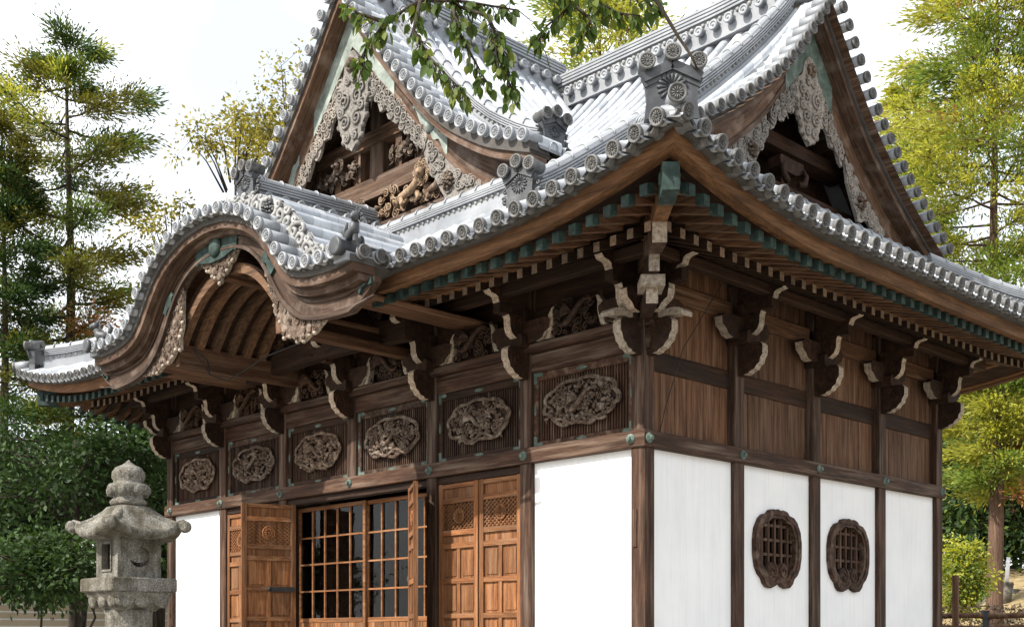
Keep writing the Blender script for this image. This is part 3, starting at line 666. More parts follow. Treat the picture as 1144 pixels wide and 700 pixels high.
# ------------------------------------------------------------------ tiled roofs
RT = .074
def tile_rows(mb, rows):       # rows: (points bottom to top, lateral vectors, up vectors, first?)
    for ri, (pts_, lat, up) in enumerate(rows):
        if len(pts_) < 2: continue
        sec = [(-RW/2, -.095), (-RT*1.02, -.05)]+[(-RT*math.cos(math.pi*k/6), RT*math.sin(math.pi*k/6)) for k in range(7)]+[(RT*1.02, -.05), (RW/2, -.095)]
        R_, U_ = [], []; s_ = 0; prev = None
        for i, p in enumerate(pts_):
            p = Vector(p)
            if prev is not None: s_ += (p-prev).length
            prev = p; l = lat[i] if isinstance(lat, list) else lat; u = up[i] if isinstance(up, list) else up
            R_.append([p+l*a+u*b for a, b in sec]); U_.append([(ri+a*1.5, s_+.03+(ri*7 % 5)*2.9) for a, b in sec])
        mb.grid(R_, 0, U_, True, [1]+[0]*8+[1] if len(sec) == 11 else None)
X_, Y_, Z_ = Vector((1, 0, 0)), Vector((0, 1, 0)), Vector((0, 0, 1))
def solve(f, lo, hi):
    a = f(lo)
    for _ in range(40):
        m_ = (lo+hi)/2
        if (f(m_) > 0) == (a > 0): lo = m_
        else: hi = m_
    return (lo+hi)/2
def Pinv(z): return 0. if z <= 4.42 else (6.42 if z >= 9.15 else solve(lambda u: P(u)-z, 0, 6.42))
def steps(a, b, st=.22): n = max(2, int(abs(b-a)/st)+1); return [a+(b-a)*k/(n-1) for k in range(n)]
eave_spots = []; 
mb = MB(); rows = []; xr = []
x = -.79
while x > XL-EV+.12: xr.append(x); x -= RW
x = -.79+RW
while x < EV-.1: xr.append(x); x += RW
for x in xr:
    d = abs(x-XC); u0 = -.03
    if x > GX: u1 = EV-x
    elif x > -.3: u1 = 2.35
    elif x < XL-GX: u1 = x-(XL-EV)
    elif x < XL+.3: u1 = 2.35
    else: u1 = 6.42
    if d < 3.2: u0 = max(.35, Pinv(K(d)+.12)-.1)
    if u0 < 0: eave_spots.append(('front', x))
    segs = [(u0, u1)]
    if d < 3.98: segs = [(u0, 2.5), (max(2.6, Pinv(Q(d))-.12), u1)]      # the dormer roof crosses the slope here
    for a, b in segs:
        if b-a > .1: rows.append(([(x, -EV+u, P(u)+lift(dx(x), u)-.03) for u in steps(a, b)], X_, Z_))
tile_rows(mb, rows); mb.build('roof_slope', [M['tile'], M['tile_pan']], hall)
mb = MB(); rows = []; y = -EV+.12
while y < YB+EV-.1:
    u1 = min(y+EV, YB+EV-y, 3.35); eave_spots.append(('right', y))
    rows.append(([(EV-u, y, P(u)+lift(dy(y), u)-.03) for u in steps(-.03, u1)], Y_, Z_)); y += RW
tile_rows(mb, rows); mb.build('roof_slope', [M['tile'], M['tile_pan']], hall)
mb = MB(); uvr = []
sh = [[(XL-EV+u, y, P(u)+lift(dy(y), u)) for u in steps(0, 2.95)] for y in [-EV+.4*k for k in range(29)]]
sh = [[(p[0], max(-EV+(p[0]-XL+EV), min(YB+EV-(p[0]-XL+EV), p[1])), p[2]) for p in r] for r in sh]
mb.grid(sh); mb.build('roof_slope', M['tile'], hall)
mb = MB(); mb.grid([[(x, YB+EV-4.96*u/6.42, P(u)+lift(dx(x), u*.8)) for u in steps(0, 6.42)] for x in [XL+.98+(-XL-1.96)*k/20 for k in range(21)]])
for sg in (0, 1):
    xa, xb = (-.9, EV) if sg else (XL+.9, XL-EV)
    mb.grid([[((xa+(xb-xa)*k/10), YB+EV-min(u, abs(xb-(xa+(xb-xa)*k/10)) if k < 10 else 0)*4.96/6.42*1.0, P(min(u, abs(xb-(xa+(xb-xa)*k/10)) if k < 10 else 0))+lift(dx(xa+(xb-xa)*k/10), u)) for u in steps(0, 2.6)] for k in range(11)])
mb.build('roof_slope', M['tile'], hall)
# round end tiles along the eaves
et = MB(); et.lathe((0, .26, 0), [(.076, 0), (.078, .262)], 18, 0, (0, -1, 0)); et.lathe((0, -.0, 0), [(.078, 0), (.083, .001), (.085, .026), (.083, .044), (.074, .048), (.066, .042), (.062, .033), (.001, .032)], 20, 1, (0, -1, 0))
chrys(et, frame((0, -.035, 0), (1, 0, 0), (0, 0, 1), (0, -1, 0)), .054, 0, 1, 12)
et_me = et.mesh('eave_tile', [M['tile'], M['tile_cap']]); et_li = et.mesh('eave_tile', [M['tile'], M['tile']])
def eave_tile(loc, rz, name='eave_tile', tilt=.2, light=False):
    o = bpy.data.objects.new(name, et_li if light else et_me); COL.objects.link(o); o.parent = hall; o.location = Vector(loc)-wloc(hall); o.rotation_euler = (tilt, 0, rz); return o
pm = MB()
lipf = [(-.075, -.005), (-.045, -.038), (0, -.05), (.045, -.038), (.075, -.005), (.075, -.028), (.045, -.062), (0, -.076), (-.045, -.062), (-.075, -.028)]
spots = sorted(eave_spots, key=lambda s_: (near(s_)))
for side, v in spots:
    if side == 'front':
        p = (v, -EV-.0, P(0)+lift(dx(v))-.03); eave_tile(p, 0)
        a = v+RW/2; pm.prism(lipf, frame((a, -EV+.0, P(0)+lift(dx(a))-.045), X_, Z_, (0, -1, 0)), -.25, .0)
    else:
        p = (EV, v, P(0)+lift(dy(v))-.03)
        eave_tile(p, R(90)); a = v+RW/2; pm.prism(lipf, frame((EV-.0, a, P(0)+lift(dy(a))-.045), Y_, Z_, X_), -.25, .0)
pm.build('pan_tile_edge', M['tile_cap'], hall)

# --- the front dormer gable and the side gable
def solve_d(zz): return 3.98 if zz <= Q(3.98) else (0 if zz >= 9.62 else solve(lambda d: Q(d)-zz, 0, 3.98))
DY = -.3
for sg in (1, -1):
    mb = MB(); rows = []; y = .06
    while y < 4.3:
        d1 = solve_d(P(y+EV)-.05)
        rows.append(([(XC+sg*d, y, Q(d)-.03) for d in steps(d1, .1, .18)], Y_*sg, Z_)); y += RW
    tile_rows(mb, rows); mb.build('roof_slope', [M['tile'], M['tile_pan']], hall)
    mb = MB(); tile_rows(mb, [([(XC+sg*d, .20, Q(d)+.02) for d in steps(3.9, .15, .18)], Y_, Z_)]); mb.build('verge_cover_row', [M['tile'], M['tile_pan']], hall)
mb = MB()
for sg in (1, -1):     # closing sheets under the verges so that no light leaks
    mb.grid([[(XC+sg*d, y, Q(d)-.155) for d in steps(0, 3.98, .2)] for y in (DY-.05, .4, 1.3)])
    mb.grid([[(x, RY+sg*d*1., V(d)-.155) for d in steps(0, 3.7, .2)] for x in (GX+.04, -.5, -1.4)])
mb.build('verge_board', M['barge_x'], hall)
mb = MB(); tile_rows(mb, [([(-.44, RY+sg*d, V(d)+.02) for d in steps(3.65, .15, .18)], X_, Z_) for sg in (1, -1)]); mb.build('verge_cover_row', [M['tile'], M['tile_pan']], hall)
def verge(curve, dmax, place):
    d = .16; 
    while d < dmax:
        z = curve(d); place(d, z); e = .02
        sl = (curve(d+e)-curve(d))/e; d += .255/math.sqrt(1+sl*sl)
for sg in (1, -1):
    verge(Q, 3.95, lambda d, z: eave_tile((XC+sg*d, DY-.10, z), 0, 'verge_tile', 0., True))
    verge(V, 3.66, lambda d, z: eave_tile((GX+.10, RY+sg*d, z), R(90), 'verge_tile', 0.))
mb = MB()   # the barrels of the verge running in from the end tiles
for sg in (1, -1):
    def tn(c_, d, ax): sl = (c_(d+.02)-c_(d))/.02; t_ = (ax*sg+Z_*sl).normalized(); n_ = (Z_-ax*sg*sl).normalized(); return t_*.95, n_
    verge(Q, 3.95, lambda d, z: tile_rows(mb, [([(XC+sg*d, y, z) for y in (DY+.1, .22)],)+tn(Q, d, X_)]))
    verge(V, 3.66, lambda d, z: tile_rows(mb, [([(x, RY+sg*d, z) for x in (GX-.1, -.48)],)+tn(V, d, Y_)]))
mb.build('verge_barrels', [M['tile'], M['tile_pan']], hall)

# --- ridges
def ridge(name, path, w=.28, h=.42, discs=True, side=None, end=None, balls=True):
    mb = MB(); a0 = w/2+.03; a1 = w/2-.03; a2 = w/2+.015; rc = .085
    half = [(a0, -.12), (a0, .14*h), (a1, .15*h), (a1, .44*h), (a2, .45*h), (a2, .50*h), (a1+.01, .505*h), (a1+.01, .54*h), (a2-.005, .545*h), (a2-.005, .60*h), (a1, .605*h), (a1, .64*h), (a2-.015, .645*h), (a2-.015, .70*h), (a1-.01, .705*h), (a1-.01, .74*h), (a2-.03, .745*h), (a2-.03, .80*h)]
    capc = [(rc*math.cos(R(a)), .80*h+rc*math.sin(R(a))) for a in (0, 30, 60, 90)]
    sect = half+capc+[(-a, b) for a, b in capc[-2::-1]]+[(-a, b) for a, b in half[::-1]]
    mb.sweep(path, sect, 0, side)
    Pp = [Vector(p) for p in path]; s_ = 0.; nd = .1; nb = .05; nr = .16
    for p, q in zip(Pp, Pp[1:]):
        l = (q-p).length; d = (q-p).normalized(); f2 = Vector((d.x, d.y, 0)).normalized(); r = Vector((f2.y, -f2.x, 0)) if side is None else Vector(side)
        if side is not None and abs(r.dot(f2)) > .9: r = Vector((f2.y, -f2.x, 0))
        while discs and nd < s_+l:
            c = p+d*(nd-s_)
            for sg in (1, -1):
                mb.lathe(c+r*sg*(a1)+Vector((0, 0, .27*h)) + Vector((0, 0, -.14*h)), [(.070, 0), (.070, .13), (.078, .132), (.078, .165), (.05, .168), (.048, .158), (.02, .158), (.018, .17), (.001, .17)], 12, 0, r*sg)
            nd += .27
        while balls and nb < s_+l:
            c = p+d*(nb-s_)
            for sg in (1, -1): mb.ball(c+r*sg*(a1+.0)+Vector((0, 0, .36*h)), .032*(h/.42)**.5, 1, 6, 4)
            nb += .105
        while nr < s_+l:
            c = p+d*(nr-s_)+Vector((0, 0, .80*h)); up = Vector((0, 0, 1))
            mb.tube([c+r*(.094*math.cos(R(a)))+up*(.094*math.sin(R(a))) for a in range(0, 181, 30)], .014, 5, 0)
            nr += .30
        s_ += l
    o = mb.build(name, [M['tile'], M['tile_light']], hall); return o
def oni(c, n, w, h, name='ridge_end_ornament', scrolls=True):       # plaque with a chrysanthemum under a little roof, three round tiles on top
    n = Vector(n).normalized(); a = Vector((-n.y, n.x, 0)); fr = frame(c, a, Z_, n); mb = MB()
    poly = [(-.46*w, -.5*h), (.46*w, -.5*h), (.42*w, -.2*h), (.46*w, .20*h), (0, .40*h), (-.46*w, .20*h), (-.42*w, -.2*h)]
    mb.prism(poly, fr, -.10, .0)
    for t in (.0, .075):
        for sg in (1, -1): mb.beam(fr(0, (.34-t)*h, .02-t*.3), fr(sg*.49*w, (.13-t)*h, .02-t*.3), .09, .045*h, 0, n)
    chrys(mb, fr, .27*w, .0, 0, 16)
    pl = mb.build(name, [M['tile_oni'], M['tile_cap'], M['tile']], hall, at=c)
    for u, v in ((-.43*w, .36*h), (0, .50*h), (.43*w, .36*h)):
        q = MB(); fq = lambda a_, b_, w_=0: fr(u+a_, v+b_, w_)
        q.lathe(fr(u, v, -.16), [(.068, 0), (.068, .2), (.078, .202), (.080, .235), (.062, .24), (.058, .23), (.001, .23)], 16, 2, n)
        chrys(q, lambda a_, b_, w_=0: fr(u+a_, v+b_, w_+.07), .055, 0, 1, 12); q.build('top_tile', [M['tile_oni'], M['tile_cap'], M['tile_cap']], pl)
    for sg in ((1, -1) if scrolls else ()):
        q = MB(); curl(q, fr, sg*.55*w, -.30*h, .10*w, 1.3, R(90), .028, 0, sg, .05, -.05); curl(q, fr, sg*.56*w, -.05*h, .08*w, 1.2, R(90), .022, 0, sg, .05, -.05); q.build('side_scroll', M['tile_oni'], pl)
    return pl
def pth(f, a, b, st=.25): return [f(t) for t in steps(a, b, st)]
ridge('main_ridge', pth(lambda x: (x, RY, 9.16+.05*max(0, abs(x-XC)-3.5)), XL+.2, GX-.15), .34, .62)
oni((GX+.0, RY, 9.75), (1, 0, 0), .6, .75)
ridge('dormer_ridge', pth(lambda y: (XC, y, 9.46+.03*max(0, 1.5-y)), DY-.02, RY+.1), .32, .60)
oni((XC, DY-.14, 9.98), (0, -1, 0), .6, .75)
ridge('descending_ridge', pth(lambda y: (-.66, y, P(y+EV)+.04), -1.22, RY-.25), .24, .36, False)
oni((-.60, -1.42, 5.04), (.12, -1, 0), .42, .46)
ridge('descending_ridge', pth(lambda y: (XL+.66, y, P(y+EV)+.04), -1.22, RY-.25), .24, .36, False)
for sg in (1, -1):
    ridge('descending_ridge', pth(lambda d: (XC+sg*d, .52, Q(d)+.03), .4, 3.45), .24, .34, False)
    oni((XC+sg*3.55, .52, 6.60), (sg, -.12, 0), .40, .46)
    ridge('gable_foot_ridge', pth(lambda t: (XC+sg*t, -.16, P(1.91)+.03), .3, 3.72), .22, .34, False)
ridge('gable_foot_ridge', pth(lambda y: (-.28, y, P(2.33)+.0), 1.0, 7.6), .22, .32, False)
def hip(sx, cx_, cy_, sy, oo=True):
    ridge('hip_ridge', pth(lambda t: (cx_+sx*t, cy_+sy*t, P(EV-t)+lift(EV-t, EV-t)+.05), 1.66, -.05), .24, .36, False)
    oni((cx_+sx*1.82, cy_+sy*1.82, 5.17 if sx > 0 else 5.06), (sx, sy, 0), .56, .60, scrolls=False)
    o = eave_tile((cx_+sx*2.06, cy_+sy*2.06, 4.95), math.atan2(sx, -sy), 'corner_tile', .1); o.scale = (1.05, 1.05, 1.05)
hip(1, 0, 0, -1); hip(-1, XL, 0, -1); hip(1, 0, YB, 1)

# --- bargeboards, pendants and gable walls
def strip_uv(mb, R_):        # bar of four-cornered sections, UV = (length, girth)
    s_ = random.Random(len(R_)).random()*9+(Vector(mb.v[R_[0][0]]).x % 3)
    for a, b in zip(R_, R_[1:]):
        A = [Vector(mb.v[i]) for i in a]; l = (Vector(mb.v[b[0]])-A[0]).length; g_ = [0]
        for j in range(4): g_.append(g_[-1]+(A[(j+1) % 4]-A[j]).length)
        for j in range(4): mb.face((a[j], a[(j+1) % 4], b[(j+1) % 4], b[j]), 0, [(s_, g_[j]), (s_, g_[j+1]), (s_+l, g_[j+1]), (s_+l, g_[j])])
        s_ += l
    mb.face(R_[0]); mb.face(R_[-1][::-1])
def rake(name, F, curve, dmin, dmax, t0, t1, w0, w1, mat, sg, tfun=None):    # board under the verge: vertical offsets t0..t1, depth w0..w1
    mb = MB(); R_ = []
    for d in steps(dmin, dmax, .12):
        k = 1 if tfun is None else tfun(d)
        R_.append(mb.pts([F(sg*d, curve(d)-t0, w1), F(sg*d, curve(d)-t0, w0), F(sg*d, curve(d)-t1*k, w0), F(sg*d, curve(d)-t1*k, w1)]))
    strip_uv(mb, R_); return mb.build(name, mat, hall)
def scrollwork(mb, fr, pts_, rr, r=(.05, .09), th=.02, m=0):
    for u, v in pts_: curl(mb, fr, u, v, rr.uniform(*r), rr.uniform(1.2, 1.7), rr.uniform(0, 6.28), th*rr.uniform(.8, 1.15), m, rr.choice((-1, 1)), rr.uniform(.04, .1), rr.uniform(.0, .03))
def gable(F0, curve, dmax, seed, rec, wallw, mats, scale):
    rr = random.Random(seed); n = F0(0, 0, 1)-F0(0, 0, 0); F = lambda u, v, w=0: F0(u, v, w-rec)      # the boards stand back under the verge
    for sg in (1, -1):
        rake('verge_batten', F0, curve, .0, dmax, .06, .20, -.30, .06, M['batten_shade'], sg)
        rake('verge_fascia', F0, curve, .0, dmax, .19, .31, -.25, .02, M['barge_u'], sg)
        rake('bargeboard', F, curve, .0, dmax, .30, .66, -.14, -.05, M['barge_u'], sg, lambda d: 1+.30*max(0, 1-d/1.1)+.10*d/dmax)
        rake('bargeboard_bead', F, curve, .0, dmax, .60, .665, -.06, -.035, M['barge_u'], sg, lambda d: 1+.30*max(0, 1-d/1.1)+.10*d/dmax)
        rake('apex_plate', F, curve, .0, .98 if dmax > 3.8 else .62, .31, .655, -.06, -.028, M['copper_pale' if dmax > 3.8 else 'copper'], sg, lambda d: 1+.30*max(0, 1-d/1.1))
        mb = MB(); d0 = 1.75 if dmax > 3.8 else 1.9     # wavy copper fitting at mid board
        out = [(sg*(d0+.36*t), curve(d0+.36*t)-(.47+.03*t)+s_*(.10+.05*math.sin(t*9))) for s_ in (1, -1) for t in ([-1+.1*k for k in range(21)] if s_ == 1 else [1-.1*k for k in range(21)])]
        if dmax > 3.8:
            mb.prism(out, F, -.05, -.03); mb.lathe(F(sg*d0, curve(d0)-.47, -.03), [(.11, 0), (.11, .02), (.06, .03), (.05, .05), (.001, .055)], 14, 0, n); mb.build('board_fitting', M['copper_pale'], hall)
    # central pendant
    top = curve(0)-(1.05 if dmax > 3.8 else .92); H = (1.36 if dmax > 3.8 else 1.15); W = .40*scale; mb = MB()
    half = [(.05, .12), (.16, .0), (.20, -.18), (.30, -.30), (W, -.42), (W*.97, -.60), (W*.80, -.72), (W*.84, -.86), (W*.62, -.97), (W*.55, -1.10), (W*.30, -1.18), (0, -1.28)]
    half = [(u, v*H/1.28) for u, v in half]
    pf = lambda u, v, w=0: F(u, top+v, w-.04)
    mb.prism([(u, v) for u, v in half]+[(-u, v) for u, v in half[-2::-1]], pf, -.04, .03)
    for sg in (1, -1):
        for (u, v, r) in ((.16, -.55, .13), (.14, -.85, .11), (.26, -.45, .09), (.25, -.70, .08), (.10, -1.08, .07), (.08, -.28, .07)):
            curl(mb, pf, sg*u*scale, v*H/1.28, r*scale, 1.7, R(90), .026*scale, 0, sg, .05, .04)
        for u, v in half[3:-1]: mb.ball(pf(sg*u, v, .0), (.045*scale,)*3, 0, 7, 5)
    for k in range(8):
        a = 2*math.pi*k/8; mb.ball(pf(.07*math.cos(a)*scale, -.08+.07*math.sin(a)*scale, .05), .04*scale, 1, 7, 5)
    mb.ball(pf(0, -.08, .08), .05*scale, 1)
    pend = mb.build('gable_pendant', [M['silver'], M['carve']], hall)
    # fins running down along the boards and the lower pendants
    for sg in (1, -1):
        mb = MB(); d = .34
        lowe = lambda q: curve(q)-.66*(1+.30*max(0, 1-q/1.1)+.10*q/dmax)
        d_f = 1.5 if dmax > 3.8 else .95
        strip = [(sg*q, lowe(q)+.03) for q in steps(.30, d_f, .08)]; k = len(strip)
        strip2 = [(sg*q, lowe(q)-(.44*scale*(1-.40*i/k))*(1+.20*math.sin(i*1.9))) for i, q in reversed(list(enumerate(steps(.30, d_f, .08))))]
        mb.prism(strip+strip2, F, -.10, -.055)
        while d < d_f:
            r = (.115-.04*d/d_f)*scale
            for dv, q in ((.10, .9), (.24, 1.), (.37, .7)): curl(mb, F, sg*(d+rr.uniform(-.03, .05)), lowe(d)-dv*scale*(1-.32*d/d_f), r*q*rr.uniform(.75, 1.1), 1.7, rr.uniform(0, 6), .017*scale, 0, rr.choice((sg, -sg)), .09, rr.uniform(-.05, -.03))
            d += .115*scale
        mb.build('pendant_fin', M['silver'], hall)
        mb = MB(); a, b = (1.55, 3.15) if dmax > 3.8 else (1.05, 2.15)
        up_ = [(sg*q, lowe(q)+.03) for q in steps(a, b, .08)]
        prof = [(0, .15), (.05, .34), (.14, .46), (.24, .50), (.34, .60), (.42, .52), (.5, .40), (.6, .30), (.72, .27), (.82, .19), (.92, .13), (1, .02)]
        lo_ = [(sg*(a+(b-a)*t), lowe(a+(b-a)*t)-v*scale*(1+.06*math.sin(t*37))) for t, v in prof][::-1]
        mb.prism(up_+lo_, F, -.10, -.055)
        for q in range(48):
            t = rr.random(); v = rr.uniform(.05, .95)*lerp(prof, t)
            curl(mb, F, sg*(a+(b-a)*t), lowe(a+(b-a)*t)-v*scale, rr.uniform(.045, .09)*scale, 1.7, rr.uniform(0, 6), .016*scale, 0, rr.choice((1, -1)), .06, -.045)
        t = .36; flower(mb, F, sg*(a+(b-a)*t), lowe(a+(b-a)*t)-.28*scale, .13*scale, rr, 1, -.03)
        mb.build('lower_pendant', [M['silver'], M['carve']], hall)
    # recessed gable wall
    mb = MB(); pol = [(sg_*q, curve(q)-.14) for sg_, qs in ((1, steps(dmax-.05, 0, .2)), (-1, steps(.1, dmax-.05, .2))) for q in qs]
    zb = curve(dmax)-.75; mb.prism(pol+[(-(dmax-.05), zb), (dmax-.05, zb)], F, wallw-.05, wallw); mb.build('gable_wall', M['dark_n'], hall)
    return rr, lowe
FD0 = frame((XC, DY, 0), X_, Z_, (0, -1, 0)); FG0 = frame((GX, RY, 0), Y_, Z_, X_); FD, FG = FD0, FG0
rr, low = gable(FD, Q, 3.95, 5, .20, -.72, None, 1.0)
FD = lambda u, v, w=0: FD0(u, v, w-.20)
FG = lambda u, v, w=0: FG0(u, v, w-.15)
def gbeam(F, z, h, w0, w1, half, mat, name='gable_beam'):
    mb = MB(); mb.prism([(-half, z), (half, z), (half, z+h), (-half, z+h)], F, w0, w1); return mb.build(name, mat, hall)
gbeam(FD, 5.95, .24, -.70, -.38, 3.4, M['barge_x']); gbeam(FD, 6.62, .30, -.70, -.40, 2.45, M['barge_x']); gbeam(FD, 7.45, .22, -.70, -.45, 1.5, M['barge_x'])
for k in range(9):
    u = -2.0+.5*k
    if abs(u) > .3: mb = MB(); mb.prism([(u-.08, 6.92), (u+.08, 6.92), (u+.08, 7.45), (u-.08, 7.45)], FD, -.71, -.50); mb.build('gable_strut', M['barge_z'], hall)
mb = MB(); mb.prism([(-.16, 6.92), (.16, 6.92), (.12, 8.3), (-.12, 8.3)], FD, -.71, -.475); mb.build('gable_strut', M['barge_z'], hall)
for u, z, s_, mat in ((1.0, 6.28, 1.05, 'gilt'), (-.75, 6.22, .85, 'gilt'), (1.55, 6.22, .9, 'carve'), (-.4, 6.22, .8, 'carve'), (-2.2, 6.22, .8, 'carve'), (.9, 7.05, .7, 'carve'), (-.9, 7.05, .7, 'carve')):
    mb = MB(); cf = lambda a, b, w=0: FD(u+a, z+b, w-.36)
    mb.tube([cf(-.55*s_, .05*s_, -.12), cf(-.3*s_, .15*s_, -.04), cf(.0, .17*s_, .02), cf(.18*s_, .25*s_, .06)], [.02*s_, .055*s_, .06*s_, .05*s_], 8)
    mb.ball(cf(.25*s_, .31*s_, .09), (.075*s_, .08*s_, .075*s_), 0); mb.tube([cf(.25*s_, .29*s_, .13), cf(.29*s_, .26*s_, .20)], [.042*s_, .026*s_], 6)
    for k in range(11): curl(mb, cf, .24*s_+.13*s_*math.cos(k*.6), .33*s_+.13*s_*math.sin(k*.6), .045*s_, 1.4, k*.6, .014*s_, 0, 1, .05, .05)
    for q in (-.25, .1): mb.tube([cf(q*s_, .1*s_, .0), cf((q+.08)*s_, .0, .06), cf((q+.16)*s_, .01*s_, .1)], [.045*s_, .03*s_, .025*s_], 6)
    for k in range(34): curl(mb, cf, rr.uniform(-.8, .7)*s_, rr.uniform(.0, .32)*s_, rr.uniform(.035, .075)*s_, 1.5, rr.uniform(0, 6), .014, 0, rr.choice((1, -1)), .08, rr.uniform(-.12, -.02))
    for k in range(10): u0, v0 = rr.uniform(-.7, .6)*s_, rr.uniform(.02, .25)*s_; mb.tube([cf(u0, v0, -.1), cf(u0+.07, v0+.05, -.03), cf(u0+.14, v0+.04, -.08)], [.012, .035, .008], 5)
    mb.build('gable_sculpture', M[mat], hall)
rr, low = gable(FG, V, 3.68, 6, .15, -.80, None, .92)
gbeam(FG, 6.20, .36, -.79, -.50, 2.75, M['dark_y']); gbeam(FG, 5.72, .30, -.79, -.44, 3.3, M['board_y']); gbeam(FG, 7.05, .2, -.79, -.5, 1.6, M['dark_y'])
for u in (0,):
    mb = MB(); mb.prism([(u-.1, 6.56), (u+.1, 6.56), (u+.1, 7.05), (u-.1, 7.05)], FG, -.78, -.58)
    mb.prism([(u-.32, 6.88), (u-.28, 6.80), (u-.12, 6.74), (u+.12, 6.74), (u+.28, 6.80), (u+.32, 6.88), (u+.3, 6.95), (u-.3, 6.95)], FG, -.66, -.46)
    for sg in (1, -1): mb.tube([FG(u+sg*.14, 6.6, -.45), FG(u+sg*.27, 6.64, -.42), FG(u+sg*.31, 6.76, -.42), FG(u+sg*.24, 6.84, -.42)], [.05, .05, .04, .02], 6)
    mb.build('gable_bracket', M['dark_n'], hall)

# ------------------------------------------------------------------ the undulating porch gable
def Kc(dmax, st=.06):
    n = int(dmax/st); return [(-dmax+dmax*k/n) for k in range(2*n+1)]
def Kn(d):
    e = .02; t = Vector((2*e, K(d+e)-K(d-e))).normalized(); return Vector((-t.y, t.x))
def Kp(d, off):
    n = Kn(d)
    if off > .2: off = .2+(off-.2)*(.54+.36*min(1, max(0, abs(d)-.8)/1.4))      # the boards thicken towards the feet
    return d-n.x*off, K(d)-n.y*off
FK = frame((XC, 0, 0), X_, Z_, (0, -1, 0))
def kband(name, o0, o1, y0, y1, dmax, mat, dmin=None):
    mb = MB(); R_ = []
    for d in Kc(dmax):
        if dmin is not None and d < dmin: continue
        cut = max(0, abs(d)-2.95)*.55 if dmax > 3.3 else 0
        a, b = Kp(d, o0), Kp(d, max(o0+.02, o1-cut))
        R_.append(mb.pts([FK(a[0], a[1], -y0), FK(a[0], a[1], -y1), FK(b[0], b[1], -y1), FK(b[0], b[1], -y0)]))
    strip_uv(mb, R_); return mb.build(name, mat, hall)
kband('tile_batten', .06, .16, KY+.07, -1.5, 3.25, M['batten_shade'])
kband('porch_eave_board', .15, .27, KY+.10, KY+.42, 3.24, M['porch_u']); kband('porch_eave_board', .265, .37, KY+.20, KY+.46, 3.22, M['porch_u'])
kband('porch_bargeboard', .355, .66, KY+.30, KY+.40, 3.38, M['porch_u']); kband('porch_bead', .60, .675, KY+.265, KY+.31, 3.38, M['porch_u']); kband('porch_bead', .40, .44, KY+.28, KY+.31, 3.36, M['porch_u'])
kband('porch_soffit', .32, .345, KY+.38, .05, 2.9, M['board_y'])
mb = MB(); rows = []; karc = []; d = 0
while d < 3.2: karc.append(d); sl = (K(d+.02)-K(d))/.02; d += RW/math.sqrt(1+sl*sl)
karc = [-q for q in karc[:0:-1]]+karc
for d in karc:
    n = Kn(d); lat = Vector((n.y, 0, -n.x)); up = Vector((n.x, 0, n.y))
    rows.append(([FK(d, K(d)-.01, -y) for y in (KY+.02, KY+.2, KY+.42)], lat, up))
    z = K(d)+.2*n.y; xx = d+.2*n.x; ye = max(-1.75, Pinv(z)-EV+.25)
    rows.append(([FK(xx, z, -y) for y in steps(KY+.40, ye, .3)], lat, up))
    eave_tile(FK(d, K(d)-.01, -(KY-.0)), 0, 'eave_tile', 0., True)
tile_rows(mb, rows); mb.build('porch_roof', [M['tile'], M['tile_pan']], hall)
pm = MB()
for a, b in zip(karc, karc[1:]):
    d = (a+b)/2; n = Kn(d); pm.prism(lipf, frame(FK(d, K(d)-.02, -(KY-.02)), (n.y, 0, -n.x), (n.x, 0, n.y), (0, -1, 0)), -.25, .0)
pm.build('pan_tile_edge', M['tile_cap'], hall)
# carved crest band standing behind the front row
mb = MB(); R_ = []
for d in Kc(3.0):
    a, b = Kp(d, .03), Kp(d, -.25); R_.append(mb.pts([FK(a[0], a[1], -(KY+.38)), FK(a[0], a[1], -(KY+.46)), FK(b[0], b[1], -(KY+.46)), FK(b[0], b[1], -(KY+.40))]))
for a, b in zip(R_, R_[1:]):
    for j in range(4): mb.face((a[j], a[(j+1) % 4], b[(j+1) % 4], b[j]))
rr = random.Random(8); fk = lambda u, v, w=0: FK(u, v, w-(KY+.375)); d = -2.95
while d < 2.95:
    q = Kp(d, -.11); sg = 1 if int(d*7) % 2 else -1
    curl(mb, fk, q[0], q[1], .10, 1.15, rr.uniform(0, 6), .042, 0, sg, .1, .0); q = Kp(d+.08, -.22); curl(mb, fk, q[0], q[1], .05, 1.0, rr.uniform(0, 6), .03, 0, -sg, .05, .01)
    sl = (K(d+.02)-K(d))/.02; d += .19/math.sqrt(1+sl*sl)
for sg in (1, -1): flower(mb, fk, sg*1.15, Kp(sg*1.15, -.12)[1], .13, rr, 1, .02)
mb.build('crest_band', [M['tile_light'], M['tile_oni']], hall)
ridge('porch_ridge', pth(lambda y: (XC, y, 5.97+.03*(y+2.2)), KY+.85, .35), .30, .42)
oni((XC, KY+.74, 6.26), (0, -1, 0), .44, .46)
